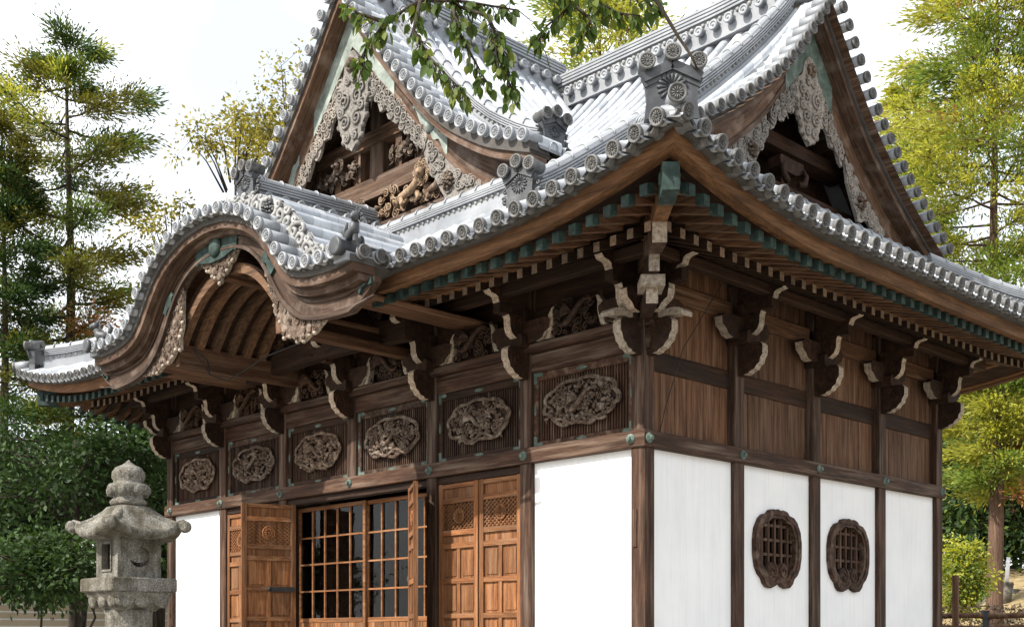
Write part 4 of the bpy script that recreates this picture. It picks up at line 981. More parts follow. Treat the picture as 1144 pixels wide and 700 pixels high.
for sg in (1, -1):          # side returns and the little guardian beasts
    for y in (-2.42, -2.17):
        eave_tile((XC+sg*3.30, y, 4.42), R(90)*sg, 'eave_tile', 0.)
    mb = MB(); mb.box((XC+sg*3.26, KY+.02, 4.30), (XC+sg*3.02, -1.9, 4.40)); mb.build('side_return', M['tile'], hall)
    mb = MB(); c = Vector((XC+sg*3.18, KY+.18, 4.52)); cf0 = frame(c, (sg, 0, 0), Z_, (0, -1, 0)); cf = lambda u, v, w=0: cf0(u*.72, v*.72, w*.72)
    mb.tube([cf(-.20, .10, -.1), cf(-.08, .16, 0), cf(.08, .20, .04), cf(.13, .32, .06)], [.04, .07, .065, .05], 8)
    mb.ball(cf(.15, .40, .08), .06, 0); mb.ball(cf(.19, .375, .15), .035, 0)
    for k in range(8): curl(mb, cf, .13+.1*math.cos(k*.8), .41+.1*math.sin(k*.8), .035, 1.2, k*.8, .012, 0, 1, .03, .02)
    for q in (-.16, .1): mb.tube([cf(q, .12, .03), cf(q+.05, -.0, .08), cf(q+.07, -.03, .12)], [.035, .025, .03], 6)
    mb.tube([cf(-.22, .12, -.05), cf(-.30, .28, -.05), cf(-.22, .42, -.05)], [.02, .042, .014], 6)
    mb.lathe(cf0(0, -.07, -.2), [(.09, 0), (.09, .42), (.105, .425), (.105, .47), (.08, .475), (.001, .47)], 16, 0, (0, -1, 0)); mb.build('guardian_beast', M['tile_oni'], hall)
M['rib'] = wood('rib_wood', (.05, .026, .013), (.135, .075, .042), (.24, .145, .085), 'x')
# ribs of the porch ceiling on two long beams
BX = 1.32
for sg in (1, -1): pbox('porch_beam', (XC+sg*BX-.09, KY+.42, 3.90), (XC+sg*BX+.09, -.12, 4.22), M['board_y'])
pbox('porch_beam', (XC-.08, KY+.42, 4.86), (XC+.08, -.12, 5.02), M['board_y'])
for k in range(9):
    y = KY+.50+.262*k; mb = MB(); R_ = []
    for d in Kc(1.36):
        t = abs(d)/1.36; zc_ = 4.98-.86*t**2.3
        a, b = (d, zc_+.08), (d*.97, zc_-.055); R_.append(mb.pts([FK(a[0], a[1], -y+.06), FK(a[0], a[1], -y-.06), FK(b[0], b[1], -y-.055), FK(b[0], b[1], -y+.055)]))
    for a, b in zip(R_, R_[1:]):
        for j in range(4): mb.face((a[j], a[(j+1) % 4], b[(j+1) % 4], b[j]))
    mb.build('ceiling_rib', M['rib'], hall)
mb = MB(); R_ = []
for d in Kc(1.5):
    t = abs(d)/1.36; R_.append([FK(d, 5.07-.86*t**2.3, -y) for y in (KY+.4, .0)])
mb.grid(R_); mb.build('ceiling_boards', M['dark_y'], hall)
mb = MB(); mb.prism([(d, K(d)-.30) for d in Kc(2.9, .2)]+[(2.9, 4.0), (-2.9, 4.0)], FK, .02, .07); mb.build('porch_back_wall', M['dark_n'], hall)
mb = MB(); rb = [(-1.95+.13*k, 3.97+.07*math.sin(math.pi*k/30)) for k in range(31)]
mb.prism(rb+[(u, v+.29+.05*math.sin(math.pi*(u+1.95)/3.9)) for u, v in rb[::-1]], FK, .52, .68)
for sg in (1, -1): mb.tube([FK(sg*(.15+.1*k), 4.10+.05*math.sin(k*.35), .685) for k in range(15)], .014, 5)
mb.build('rainbow_beam', M['dark_x'], hall)
for u in (-1.25, 1.1):
    mb = MB(); fr = lambda a, b, w=0: FK(u+a, 4.50+b, w+.60)
    rr = random.Random(int(u*10)); creature(mb, fr, 0, 0, .6, rr, 0, .0, 1.)
    for k in range(40): curl(mb, fr, rr.gauss(0, .25), rr.uniform(-.16, .18), rr.uniform(.03, .07), 1.3, rr.uniform(0, 6), .016, 0, 1, .06, rr.uniform(-.05, .05))
    mb.build('porch_carving', M['carve_dark'], hall)
# pendants and copper on the porch gable
def lace(name, dc, hw, dep, seed, lean=0.):
    rr = random.Random(seed); mb = MB(); fr = lambda a, b, q=0: FK(a, b, q-(KY+.33))
    ds = steps(dc-hw, dc+hw, .07); top = [Kp(d, .64) for d in ds]
    def bot(t):       # drop below the board, t in -1..1
        return dep*(max(0, 1-abs(t)**1.25)*(.92+.10*math.cos(t*17))+.05)
    low = [(u+lean*bot(-1+2*k/(len(ds)-1)), v-bot(-1+2*k/(len(ds)-1))) for k, (u, v) in enumerate(top)]
    up2 = [(u, v+.04) for u, v in top]; mb.prism(up2+low[::-1], fr, -.06, .0, 0, 1)
    for k in range(60):
        i = rr.randrange(len(ds)); f = rr.uniform(.05, .93); u = top[i][0]+(low[i][0]-top[i][0])*f; v = top[i][1]+(low[i][1]-top[i][1])*f
        curl(mb, fr, u, v, rr.uniform(.025, .05), 1.5, rr.uniform(0, 6), .011, 0, rr.choice((1, -1)), .04, .01)
    for u, v in low[::1]: mb.ball(fr(u, v, -.01), .032, 1, 6, 4)
    mb.build(name, [M['carve'], M['pale']], hall)
lace('porch_pendant', 0, .52, .40, 3)
lace('porch_pendant', 1.98, .50, .42, 5, -.1); lace('porch_pendant', -1.75, .50, .42, 7, .6)
mb = MB(); up_ = [Kp(d, .36) for d in steps(-.62, .62, .1)]; lo_ = [(u, v-(.03 if abs(u) > .45 else .12*math.cos(u*3.2))) for u, v in [Kp(d, .66) for d in steps(.62, -.62, .1)]]
mb.prism(up_+lo_, FK, -(KY+.30), -(KY+.272)); mb.lathe(FK(0, Kp(0, .52)[1], -(KY+.272)), [(.15, 0), (.15, .02), (.09, .05), (.001, .06)], 16, 0, (0, -1, 0)); mb.build('porch_plate', M['copper_dark'], hall)
for sg in (1, -1):
    for d0, d1 in ((1.42, 1.72), (3.12, 3.36)):
        ds = steps(sg*d0, sg*d1, .05); mb = MB(); mb.prism([Kp(d, .43+.03*math.sin(d*25)) for d in ds]+[Kp(d, .58-max(0, abs(d)-2.95)*.5+.03*math.sin(d*31)) for d in ds[::-1]], FK, -(KY+.305), -(KY+.262)); mb.build('porch_fitting', M['copper_dark'], hall)

# ------------------------------------------------------------------ doors
DT, DB = 2.085, -.86
def door(name, hinge, ang, w, seed, strap=False, flip=1, label=None):     # leaf in its own frame: u along the leaf, v up, n outward
    a = Vector((math.cos(ang), math.sin(ang), 0)); n = Vector((a.y, -a.x, 0))*flip; fr = frame(hinge, a, Z_, n); rr = random.Random(seed)
    dn = empty(name, hinge, label=label); dn.parent = hall; dn.location = Vector(hinge)-wloc(hall)
    def blk(mb, u0, u1, v0, v1, w0, w1):
        mb.prism([(u0+.004, v0), (u1-.004, v0), (u1, v0+.004), (u1, v1-.004), (u1-.004, v1), (u0+.004, v1), (u0, v1-.004), (u0, v0+.004)], fr, w0, w1)
    s = .075
    for q0, q1 in ((0, s), (w-s, w)): f = MB(); blk(f, q0, q1, DB, DT, -.03, .03); f.build('stile', M['door_z'], dn)
    rails = [(DT-.06, DT-.005), (DT-.27, DT-.20), (DT-.70, DT-.63), (DT-.88, DT-.81), (DT-1.35, DT-1.285), (DT-1.82, DT-1.755), (DT-2.29, DT-2.225), (DB+.005, DB+.10)]
    for v0, v1 in rails: f = MB(); blk(f, s, w-s, v0, v1, -.026, .026); f.build('rail', M['door_x' if abs(a.x) > .7 else 'door_y'], dn)
    for (lo, hi) in ((DT-.20, DT-.06), (DT-.81, DT-.70)): f = MB(); blk(f, s, w-s, lo, hi, -.012, -.004); f.build('panel', M['door_z'], dn)
    for i in range(3, 7):
        lo, hi = rails[i+1][1], rails[i][0]
        for q0, q1 in ((s, w/2-.03), (w/2+.03, w-s)): f = MB(); blk(f, q0, q1, lo, hi, -.012, -.004); blk(f, q0+.035, q1-.035, lo+.035, hi-.035, -.006, .006); f.build('panel', M['door_z'], dn)
        f = MB(); blk(f, w/2-.03, w/2+.03, lo, hi, -.022, .022); f.build('muntin', M['door_z'], dn)
    lt = MB(); v0, v1 = DT-.63, DT-.27; u0, u1 = s, w-s
    blk(lt, u0, u1, v0, v1, -.022, -.014)
    for sg in (1, -1):
        for k in range(-8, 14):
            c = u0+k*.075
            P0, P1 = (c, v0), (c+(v1-v0)*1.25, v1)
            pts2 = []
            t0 = max(0, (u0-P0[0])/(P1[0]-P0[0])); t1 = min(1, (u1-P0[0])/(P1[0]-P0[0]))
            if t1-t0 < .05: continue
            for t in (t0, t1):
                u = P0[0]+(P1[0]-P0[0])*t; v = P0[1]+(P1[1]-P0[1])*t; pts2.append((u if sg > 0 else u0+u1-u, v))
            off = .004 if sg > 0 else -.003
            lt.beam(fr(*pts2[0], off), fr(*pts2[1], off), .013, .012, 0, n)
    lt.build('lattice', M['door_n'] if 'door_n' in M else M['door_z'], dn)
    ro = MB(); ro.lathe(fr(w/2, (v0+v1)/2, .0), [(.105, 0), (.108, .016), (.095, .024), (.088, .018), (.001, .02)], 20, 0, n); q = frame(fr(w/2, (v0+v1)/2, .016), a, Z_, n); chrys(ro, q, .075, .004, 0, 12); ro.build('rosette', M['door_z'], dn)
    if strap:
        h = MB(); z = DT-1.32; blk(h, w*.02, w*.52, z-.04, z+.03, .028, .042); h.lathe(fr(w*.5, z, .04), [(.03, 0), (.025, .02), (.001, .03)], 10, 0, n); h.build('iron_strap', M['iron'], dn)
    return dn
M['door_n'] = M['door_z']
for i, x in enumerate((-2*BAY+.12, -1*BAY-.1-.785, -5*BAY+.10, -4*BAY-.1-.80)):
    door('door', (x, -.03, 0), 0 if i in (0, 2) else 0, .775, 10+i, label='closed panelled door leaf')
door('door', (-6.90, -.08, 0), R(-107), .86, 20, True, -1, label='panelled door leaf swung out from the opening, with an iron strap')
door('door', (-4.06, -.10, 0), R(-35), .86, 21, False, 1, label='panelled door leaf swung far open, seen nearly edge on')
pbox('lintel', (XL+BAY+.1, -.06, 2.088), (-BAY-.1, .06, 2.190), M['dark_x'])
for x in (-2*BAY, -4*BAY): pbox('door_jamb', (x-.1 if x > -5 else x-.1, .101, -.9), (x+.1, .16, 2.19), M['dark_z'])
# glazed sliding lattice
gx0, gx1 = -4*BAY+.1, -2*BAY-.1; mid = (gx0+gx1)/2
for k, (a, b, y) in enumerate(((gx0, mid+.03, .16), (mid-.03, gx1, .21))):
    so = empty('glazed_lattice_door', (a, y, -.9)); so.parent = hall; so.location = Vector((a, y, -.9))-wloc(hall)
    f = MB(); f.cbox((a, y-.02, DB), (a+.06, y+.02, 2.06), .006); f.cbox((b-.06, y-.02, DB), (b, y+.02, 2.06), .006); f.cbox((a+.06, y-.02, 2.0), (b-.06, y+.02, 2.06), .006); f.cbox((a+.06, y-.022, .24), (b-.06, y+.02, .31), .006)
    nb = 5
    for i in range(1, nb): x = a+.06+(b-a-.12)*i/nb; f.box((x-.013, y-.014, .31), (x+.013, y+.012, 2.0))
    for i in range(1, 4): z = .31+1.69*i/4; f.box((a+.06, y-.012, z-.013), (b-.06, y+.010, z+.013))
    f.build('lattice_frame', M['door_x'], so)
    for i in range(9): f = MB(); x = a+.06+(b-a-.12)*i/9; f.cbox((x+.004, y-.012, DB), (x+(b-a-.12)/9-.004, y+.008, .24), .004); f.build('lower_board', M['door_z'], so)
    f = MB(); f.box((a+.05, y+.013, .30), (b-.05, y+.017, 2.01)); f.build('pane', M['glass'], so)
# wooden plate on the corner pillar
pbox('name_board', (-.055, -.118, 1.05), (.0, -.101, 1.48), M['frame_z'], c=.004)
# --- thin cables
def wire(pts_, r=.008, name='cable'):
    m = MB(); m.tube(pts_, r, 5, 0); return m.build(name, M['iron'], hall)
wire([(.32, -.36, 4.05), (.22, -.26, 3.6), (.15, -.135, 3.2), (.13, -.11, 2.8), (.12, -.115, 2.39)], .009)
wire([(.62, .70, 4.12), (.16, .55, 3.4), (.05, .36, 2.7), (.05, .25, 2.395)], .006)
wire([(XC-1.24, -2.0, 4.16), (XC-1.2, -1.75, 3.83), (XC-1.2, -1.45, 3.80), (XC-.4, -1.3, 4.05), (XC+.9, -1.0, 4.25)], .010)
wire([(XC-1.21, -1.75, 3.84), (XC-1.225, -1.78, 4.05), (XC-1.225, -2.02, 4.18)], .010)

# ================================================================== stone lantern
LX, LY = -1.62, -5.56
lan = empty('stone_lantern', (LX, LY, GZ), label='weathered granite lantern with an upturned cap and onion finial, left of the hall front', cat='stone lantern')
def sq(hw, z): return [(LX-hw, LY-hw, z), (LX+hw, LY-hw, z), (LX+hw, LY+hw, z), (LX-hw, LY+hw, z)]
m = MB(); m.lathe((LX, LY, 0), [(.62, GZ), (.62, GZ+.18), (.56, GZ+.22), (.40, GZ+.24), (.38, GZ+.42), (.30, GZ+.50)], 28); m.build('base', M['stone'], lan)
m = MB(); m.lathe((LX, LY, 0), [(.235, GZ+.5), (.225, -.55), (.245, -.53), (.245, -.47), (.22, -.45), (.215, .22), (.225, .26)], 28); m.build('post', M['stone'], lan)
def roundsq(hw, z, k=.06, n=5):
    P_ = []
    for cx_, cy_, a0 in ((1, -1, -90), (1, 1, 0), (-1, 1, 90), (-1, -1, 180)):
        for i in range(n): a = R(a0+90*i/(n-1)); P_.append((LX+cx_*(hw-k)+k*math.cos(a), LY+cy_*(hw-k)+k*math.sin(a), z))
    return P_
def stack(mb, prof, k=.03, smooth=False):
    rings = [mb.pts(roundsq(h, z, min(k, h*.5))) for h, z in prof]; n = len(rings[0])
    for A, B in zip(rings, rings[1:]):
        for j in range(n): mb.face((A[j], A[(j+1) % n], B[(j+1) % n], B[j]), 0, None, smooth)
    mb.face(rings[0][::-1]); mb.face(rings[-1])
m = MB(); stack(m, [(.19, .25), (.225, .29), (.27, .36), (.305, .42)]); stack(m, [(.318, .422), (.328, .435), (.328, .54), (.318, .552)], .025)
for sx, sy, ax in ((0, -1, 0), (1, 0, 1), (0, 1, 0), (-1, 0, 1)):     # lotus petals on the underside
    for k in range(3):
        t = (k-1)*.19; c = (LX+sx*.258+(t if ax == 0 else 0), LY+sy*.258+(t if ax == 1 else 0), .345)
        m.ball(c, (.08 if ax == 0 else .03, .03 if ax == 0 else .08, .07), 0, 10, 6)
m.build('platform', M['stone'], lan)
fb = MB(); hw = .215; z0, z1 = .553, .925; zc = .745
n = 28
# +X face: round moon recess, -Y face: rectangular window; a real box of four walls
wl = .05
for nm in ('x+', 'x-'):
    sx = 1 if nm == 'x+' else -1; fr = frame((LX+sx*hw, LY, zc), (0, sx, 0), Z_, (sx, 0, 0))
    ang = [2*math.pi*(k+.5)/n for k in range(n)]; inner = [(.10*math.cos(a), .095*math.sin(a)) for a in ang]; outer = [rect_ray(hw, z0-zc, z1-zc, a) for a in ang]
    for cu in (-1, 1):
        for cv in (z0-zc, z1-zc):
            k = min(range(n), key=lambda q: abs(math.atan2(math.sin(math.atan2(cv, cu*hw)-ang[q]), math.cos(math.atan2(cv, cu*hw)-ang[q])))); outer[k] = (cu*hw, cv)
    fb.ring(outer, inner, fr, -wl, 0)
    # the disc inside leaves only a crescent open at the foot
    cres = [(.10*math.cos(a), .095*math.sin(a)) for a in [R(200-22*k*1.0) for k in range(11)]]
    up_ = [(.098*math.cos(R(-20+220*k/20)), .093*math.sin(R(-20+220*k/20))) for k in range(21)]
    fb.prism(up_+[(-.075+.15*k/8, -.032-.022*math.sin(math.pi*k/8)) for k in range(9)], fr, -wl, -.012)
for sy in (-1, 1):
    fr = frame((LX, LY+sy*(hw-.001), zc), (-sy, 0, 0), Z_, (0, sy, 0)); q = hw-.002-wl
    o_ = [(-q, z0-zc), (q, z0-zc), (q, z1-zc), (-q, z1-zc)]; i_ = [(-.085, -.115), (.085, -.115), (.085, .12), (-.085, .12)]; fb.ring(o_, i_, fr, -wl, 0)
    fb.ring([(-.105, -.135), (.105, -.135), (.105, .14), (-.105, .14)], i_, fr, 0, .012)
fb.build('fire_box', M['stone'], lan)
m = MB(); N = 48; rings = []
def cap_r(a, hw):
    c, s_ = abs(math.cos(a)), abs(math.sin(a)); e = 4.6; return hw/((c**e+s_**e)**(1/e))
def corner(a): return abs(math.sin(2*a))**5
for hw_, z, up_ in ((.20, .905, 0), (.375, .905, .065), (.405, .925, .075), (.415, .96, .085), (.40, .985, .095), (.36, 1.0, .07), (.30, 1.045, .035), (.25, 1.10, .012), (.205, 1.17, 0), (.17, 1.215, 0), (.10, 1.235, 0)):
    rings.append(m.pts([(LX+cap_r(2*math.pi*k/N, hw_)*math.cos(2*math.pi*k/N), LY+cap_r(2*math.pi*k/N, hw_)*math.sin(2*math.pi*k/N), z+up_*corner(2*math.pi*k/N)) for k in range(N)]))
for A, B in zip(rings, rings[1:]):
    for j in range(N): m.face((A[j], A[(j+1) % N], B[(j+1) % N], B[j]), 0, None, True)
m.face(rings[0][::-1]); m.face(rings[-1])
for sx in (1, -1):      # curled corner scrolls
    for sy in (1, -1):
        d = Vector((sx, sy, 0)).normalized(); s_ = Vector((-d.y, d.x, 0)); c = Vector((LX, LY, 0))+d*.525
        m.lathe(c+Vector((0, 0, 1.035))-s_*.06, [(.03, 0), (.055, .01), (.06, .06), (.055, .11), (.03, .12)], 14, 0, s_)
        m.tube([Vector((LX, LY, 1.19))+d*.18, Vector((LX, LY, 1.09))+d*.32, Vector((LX, LY, 1.035))+d*.44, Vector((LX, LY, 1.055))+d*.53], [.03, .04, .05, .05], 8)
m.build('cap', M['stone'], lan)
m = MB(); m.lathe((LX, LY, 0), [(.12, 1.22), (.165, 1.235), (.172, 1.265), (.15, 1.285), (.135, 1.305), (.15, 1.325), (.185, 1.355), (.195, 1.40), (.18, 1.425), (.14, 1.438), (.135, 1.455), (.155, 1.49), (.150, 1.54), (.115, 1.585), (.06, 1.61), (.025, 1.635), (.001, 1.66)], 28)
for k in range(8): a = 2*math.pi*k/8; m.ball((LX+.165*math.cos(a), LY+.165*math.sin(a), 1.365), (.05, .05, .055), 0, 8, 5)
m.build('finial', M['stone'], lan)

# ================================================================== trees
def leafpoly(mb, c, d, s, rr, m=0, wd=.26):          # one small pointed leaf blade, folded quads
    d = Vector(d); d.normalize(); w = d.orthogonal(); w.rotate(Matrix.Rotation(rr.uniform(0, 6.28), 3, d)); w.normalize()
    i = mb.pts([c, Vector(c)+d*s*.5+w*s*wd, Vector(c)+d*s, Vector(c)+d*s*.5-w*s*wd]); mb.face(i, m)
def cone_tree(name, base, h, z_lo, rad, mats, seed, label, group=None, n_br=95, per=7, leaves=34, leaf=.20, trunk_r=.28, droop=.25, prof=None, lean=(0, 0), bark='bark', cl=.42, gap=.0, cat='tree', updown=(.55, .35)):
    rr = random.Random(seed); bx, by, bz = base
    t = empty(name, base, label=label, cat=cat, group=group)
    def axis(z): k = (z-bz)/h; return Vector((bx+lean[0]*k+.15*math.sin(z*.5+seed)*trunk_r, by+lean[1]*k+.15*math.cos(z*.43+seed)*trunk_r, z))
    tr = MB(); n = 22; tr.tube([axis(bz-.3+(h+.3)*k/n) for k in range(n+1)], [trunk_r*(1.25 if k == 0 else 1)*(1-.93*(k/n)**.9) for k in range(n+1)], 10)
    cr = MB(); br = MB()
    for i in range(n_br):
        f = ((i+rr.random())/n_br)**.9; z = z_lo+(bz+h-z_lo)*f
        if rr.random() < gap: continue
        R0 = rad*(prof(f) if prof else (1-f)**.75)*rr.uniform(.62, 1.12)+.25
        a = i*2.39996+rr.uniform(-.4, .4); dirv = Vector((math.cos(a), math.sin(a), 0)); o = axis(z); P_ = []
        for k in range(6):
            s = k/5; P_.append(o+dirv*R0*s+Vector((0, 0, R0*(.25*s*(1-f)*.4-droop*1.4*s+droop*1.25*s*s+.15*f*s)))+Vector((rr.uniform(-.06, .06), rr.uniform(-.06, .06), 0))*R0*s)
        br.tube(P_, [max(.012, trunk_r*.22*(1-f*.6)*(1-.85*k/5)) for k in range(6)], 5)
        m0 = rr.choices(range(len(mats)), [q[1] for q in mats])[0]
        for k in range(per):
            s = rr.uniform(.32, 1.05); j = min(4, int(s*5)); p = P_[j].lerp(P_[j+1], min(1.1, s*5-j)); side = dirv.cross(Z_)
            p = p+side*rr.gauss(0, .16)*R0*s; cs = cl*rr.uniform(.7, 1.3)*(.6+.4*min(1, R0/2)); mi = m0 if rr.random() < .7 else rr.choices(range(len(mats)), [q[1] for q in mats])[0]
            br.tube([P_[j], p], [.012, .006], 4, cap=False)
            for q in range(leaves):
                v = Vector((rr.gauss(0, .55), rr.gauss(0, .55), rr.gauss(0, .30)-.04)); c = p+v*cs
                dd = v*.8+dirv*.7+Vector((0, 0, rr.uniform(-updown[1], updown[0]))); leafpoly(cr, c, dd, leaf*rr.uniform(.6, 1.25), rr, mi, .13)
    tr.build('trunk', M[bark], t); br.build('limbs', M[bark], t); cr.build('crown', [q[0] for q in mats], t); return t
LF = {'cedar_y': leaf_mat('cedar_leaf_yellow_green', (.36, .37, .07), .5), 'cedar_g': leaf_mat('cedar_leaf_green', (.15, .215, .045), .45), 'cedar_d': leaf_mat('cedar_leaf_deep_green', (.055, .10, .028), .35), 'brown': leaf_mat('dry_cedar_spray', (.30, .15, .065), .35),
      'dark': leaf_mat('evergreen_leaf', (.020, .042, .011), .3), 'dark2': leaf_mat('evergreen_leaf_bright', (.045, .082, .024), .3), 'gold': leaf_mat('autumn_gold_leaf', (.28, .25, .05), .5), 'olive': leaf_mat('olive_leaf', (.13, .125, .025), .45), 'fore': leaf_mat('broad_leaf', (.05, .085, .015), .45), 'fore2': leaf_mat('broad_leaf_light', (.12, .15, .028), .5), 'lime': leaf_mat('lime_leaf', (.34, .36, .03), .5)}
def polar(px, Z):      # a spot on the ground seen at column px, at depth Z
    a = (px-539.86)/1323.9; yaw = .81253; f = Vector((-math.sin(yaw), math.cos(yaw), 0)); r = Vector((math.cos(yaw), math.sin(yaw), 0)); p = Vector((8.678, -10.759, 0))+(f+r*a)*Z; return p.x, p.y
def ht(py, Z): return (712.08-py)/1323.9*Z
def tree_at(name, px, Z, top, lo, rad, mats, seed, label, **k):
    x, y = polar(px, Z); b = gz(x, y); return cone_tree(name, (x, y, b), ht(top, Z)-b, ht(lo, Z), rad, mats, seed, label, **k)
c_r = [(LF['cedar_y'], 6), (LF['cedar_g'], 3.5), (LF['brown'], .4)]
lump = lambda f: .55+.45*math.sin(math.pi*min(1, f*.9+.12))
tree_at('cedar_tree', 1112, 36, -95, 560, 5.4, c_r, 11, 'tall sunlit yellow-green cedar behind the right end of the hall', n_br=125, per=13, leaves=70, leaf=.215, trunk_r=.27, prof=lambda f: (1-f)**.5*(.24+.80*min(1, max(0, f-.22)*3.2)), cl=.50, droop=.14, gap=.08, cat='cedar tree', group='cedars around the hall')
tree_at('cedar_tree', 672, 46, -70, 420, 5.2, c_r, 12, 'yellow-green cedar crown above the meeting of the two roof ridges', n_br=95, per=8, leaves=44, leaf=.30, trunk_r=.34, cl=.6, droop=.12, prof=lambda f: (1-f)**.5, gap=.1, cat='cedar tree', group='cedars around the hall')
tree_at('cedar_tree', 1015, 52, 75, 560, 3.9, c_r, 13, 'smaller golden-green cedar between the side gable and the tall cedar', n_br=80, per=8, leaves=44, leaf=.30, trunk_r=.28, cl=.55, gap=.08, cat='cedar tree', group='cedars around the hall')
tree_at('cedar_tree', 77, 40, 42, 500, 2.6, [(LF['cedar_d'], 4), (LF['cedar_g'], 2), (LF['olive'], 4), (LF['cedar_y'], 1), (LF['brown'], .5)], 14, 'tall thin-crowned cedar with open tiers standing against the white sky', n_br=54, per=14, leaves=84, leaf=.20, trunk_r=.36, droop=.24, prof=lambda f: (.55+.55*math.sin(math.pi*min(1, .25+.8*(1-f))))*(1 if f < .88 else .42), cl=.52, gap=.14, bark='bark_dark', cat='cedar tree', group='cedars around the hall')
tree_at('cedar_tree', 4, 38, 135, 520, 1.9, [(LF['cedar_d'], 5), (LF['dark'], 3), (LF['olive'], 3)], 15, 'dark cedar at the far left, cut by the picture edge', n_br=50, per=12, leaves=76, leaf=.20, trunk_r=.26, prof=lambda f: .5+.5*(1-f), cl=.45, gap=.12, bark='bark_dark', cat='cedar tree', group='cedars around the hall')
def round_tree(name, base, h, crown, mats, seed, label, n_br=40, per=10, leaves=40, leaf=.14, trunk_r=.16, cl=.4, bark='bark_dark', group=None, lo=.35, cat='tree', stems=1):
    rr = random.Random(seed); B_ = Vector(base); t = empty(name, base, label=label, cat=cat, group=group); tr = MB(); cr = MB(); br = MB(); rx, ry, rz = crown; C_ = B_+Vector((0, 0, h-rz*.95))
    for s in range(stems):
        off = Vector((rr.uniform(-1, 1), rr.uniform(-1, 1), 0))*(.35*stems-.3 if stems > 1 else .05)
        tr.tube([B_+off*.5+Vector((0, 0, -.2)), B_+off*.8+Vector((0, 0, h*.3)), B_+off*1.6+Vector((0, 0, h*.62)), C_+off*1.2+Vector((0, 0, rz*.4))], [trunk_r*1.2, trunk_r*.9, trunk_r*.6, trunk_r*.15], 8)
    for i in range(n_br):
        while True:
            v = Vector((rr.uniform(-1, 1), rr.uniform(-1, 1), rr.uniform(-1, 1)))
            if .2 < v.length < 1: break
        p = C_+Vector((v.x*rx, v.y*ry, v.z*rz)); o = C_.lerp(B_, .10)+Vector((v.x*rx*.25, v.y*ry*.25, max(-rz*.5, v.z*rz*.5)))
        br.tube([o, o.lerp(p, .5)+Vector((0, 0, .12*rz)), p], [trunk_r*.32, trunk_r*.2, .012], 5)
        m0 = rr.choices(range(len(mats)), [q[1] for q in mats])[0]
        for k in range(per):
            q_ = p+Vector((rr.gauss(0, .5)*rx*.38, rr.gauss(0, .5)*ry*.38, rr.gauss(0, .5)*rz*.30)); br.tube([p, q_], [.011, .005], 4, cap=False)
            for q in range(leaves):
                u = Vector((rr.gauss(0, .5), rr.gauss(0, .5), rr.gauss(0, .42))); leafpoly(cr, q_+u*cl, u+Vector((0, 0, -.25))+Vector((rr.uniform(-.5, .5), rr.uniform(-.5, .5), rr.uniform(-.3, .3))), leaf*rr.uniform(.6, 1.25), rr, m0 if rr.random() < .75 else rr.randrange(len(mats)))
    tr.build('trunk', M[bark], t); br.build('limbs', M[bark], t); cr.build('crown', [q[0] for q in mats], t); return t
def rtree(name, px, Z, top, crown, mats, seed, label, **k):
    x, y = polar(px, Z); b = gz(x, y); return round_tree(name, (x, y, b), ht(top, Z)-b, crown, mats, seed, label, **k)
ev = [(LF['dark'], 6), (LF['dark2'], 3)]
rtree('evergreen_tree', 80, 24, 452, (2.1, 2.1, 1.35), ev, 21, 'dark leafy evergreen filling the gap left of the lantern', n_br=30, per=8, leaves=40, leaf=.14, trunk_r=.13, stems=3, group='evergreens left of the hall')
rtree('evergreen_tree', 170, 29, 465, (2.4, 2.2, 1.9), ev, 22, 'dark evergreen close against the left end of the hall', n_br=54, per=9, leaves=44, leaf=.17, trunk_r=.2, stems=2, group='evergreens left of the hall')
rtree('evergreen_tree', -25, 27, 500, (1.6, 2.0, 1.4), ev, 23, 'dark evergreen at the left picture edge under the cedar', n_br=44, per=9, leaves=42, leaf=.17, trunk_r=.2, group='evergreens left of the hall')
rtree('shrub', 40, 20, 610, (1.15, 1.0, .42), [(LF['dark2'], 5), (LF['dark'], 3)], 24, 'glossy green shrub in front of the striped wall', n_br=30, per=8, leaves=40, leaf=.12, trunk_r=.035, cat='shrub', stems=3)
au = [(LF['gold'], 5), (LF['olive'], 3)]
rtree('autumn_tree', 262, 50, 105, (2.3, 2.3, 1.8), au, 25, 'sparse golden-leaved tree top behind the porch gable', n_br=18, per=3, leaves=56, leaf=.21, trunk_r=.16, cl=.55, group='autumn trees behind the hall')
rtree('autumn_tree', 192, 46, 205, (1.7, 1.6, 1.8), au, 26, 'small low tuft of golden leaves left of the porch gable', n_br=12, per=3, leaves=40, leaf=.2, trunk_r=.1, cl=.4, group='autumn trees behind the hall')
rtree('autumn_tree', 322, 48, 75, (2.2, 2, 2.4), au, 27, 'thin golden-leaved twig top beside the left slope of the front gable', n_br=18, per=4, leaves=16, leaf=.22, trunk_r=.12, cl=.5, group='autumn trees behind the hall')
rtree('evergreen_tree', 1075, 50, 420, (5, 3, 4.6), [(LF['dark'], 4), (LF['cedar_d'], 4), (LF['cedar_g'], 3)], 28, 'dark green tree behind the tall cedar trunk at the right', n_br=80, per=10, leaves=40, leaf=.28, trunk_r=.25, cl=.7, group='evergreens behind the fence')
rtree('evergreen_tree', 1165, 46, 380, (4, 3, 4.6), [(LF['dark'], 5), (LF['cedar_d'], 3), (LF['cedar_g'], 2)], 29, 'dark green tree at the right picture edge behind the fence', n_br=70, per=10, leaves=40, leaf=.28, trunk_r=.25, cl=.7, group='evergreens behind the fence')
rtree('bush', 1074, 33, 606, (.55, .5, 1.0), [(LF['lime'], 3), (LF['cedar_y'], 3), (LF['cedar_g'], 3)], 30, 'bright yellow-green bush between the hall corner and the cedar trunk', n_br=34, per=5, leaves=44, leaf=.12, trunk_r=.03, cat='bush', cl=.26, stems=3)

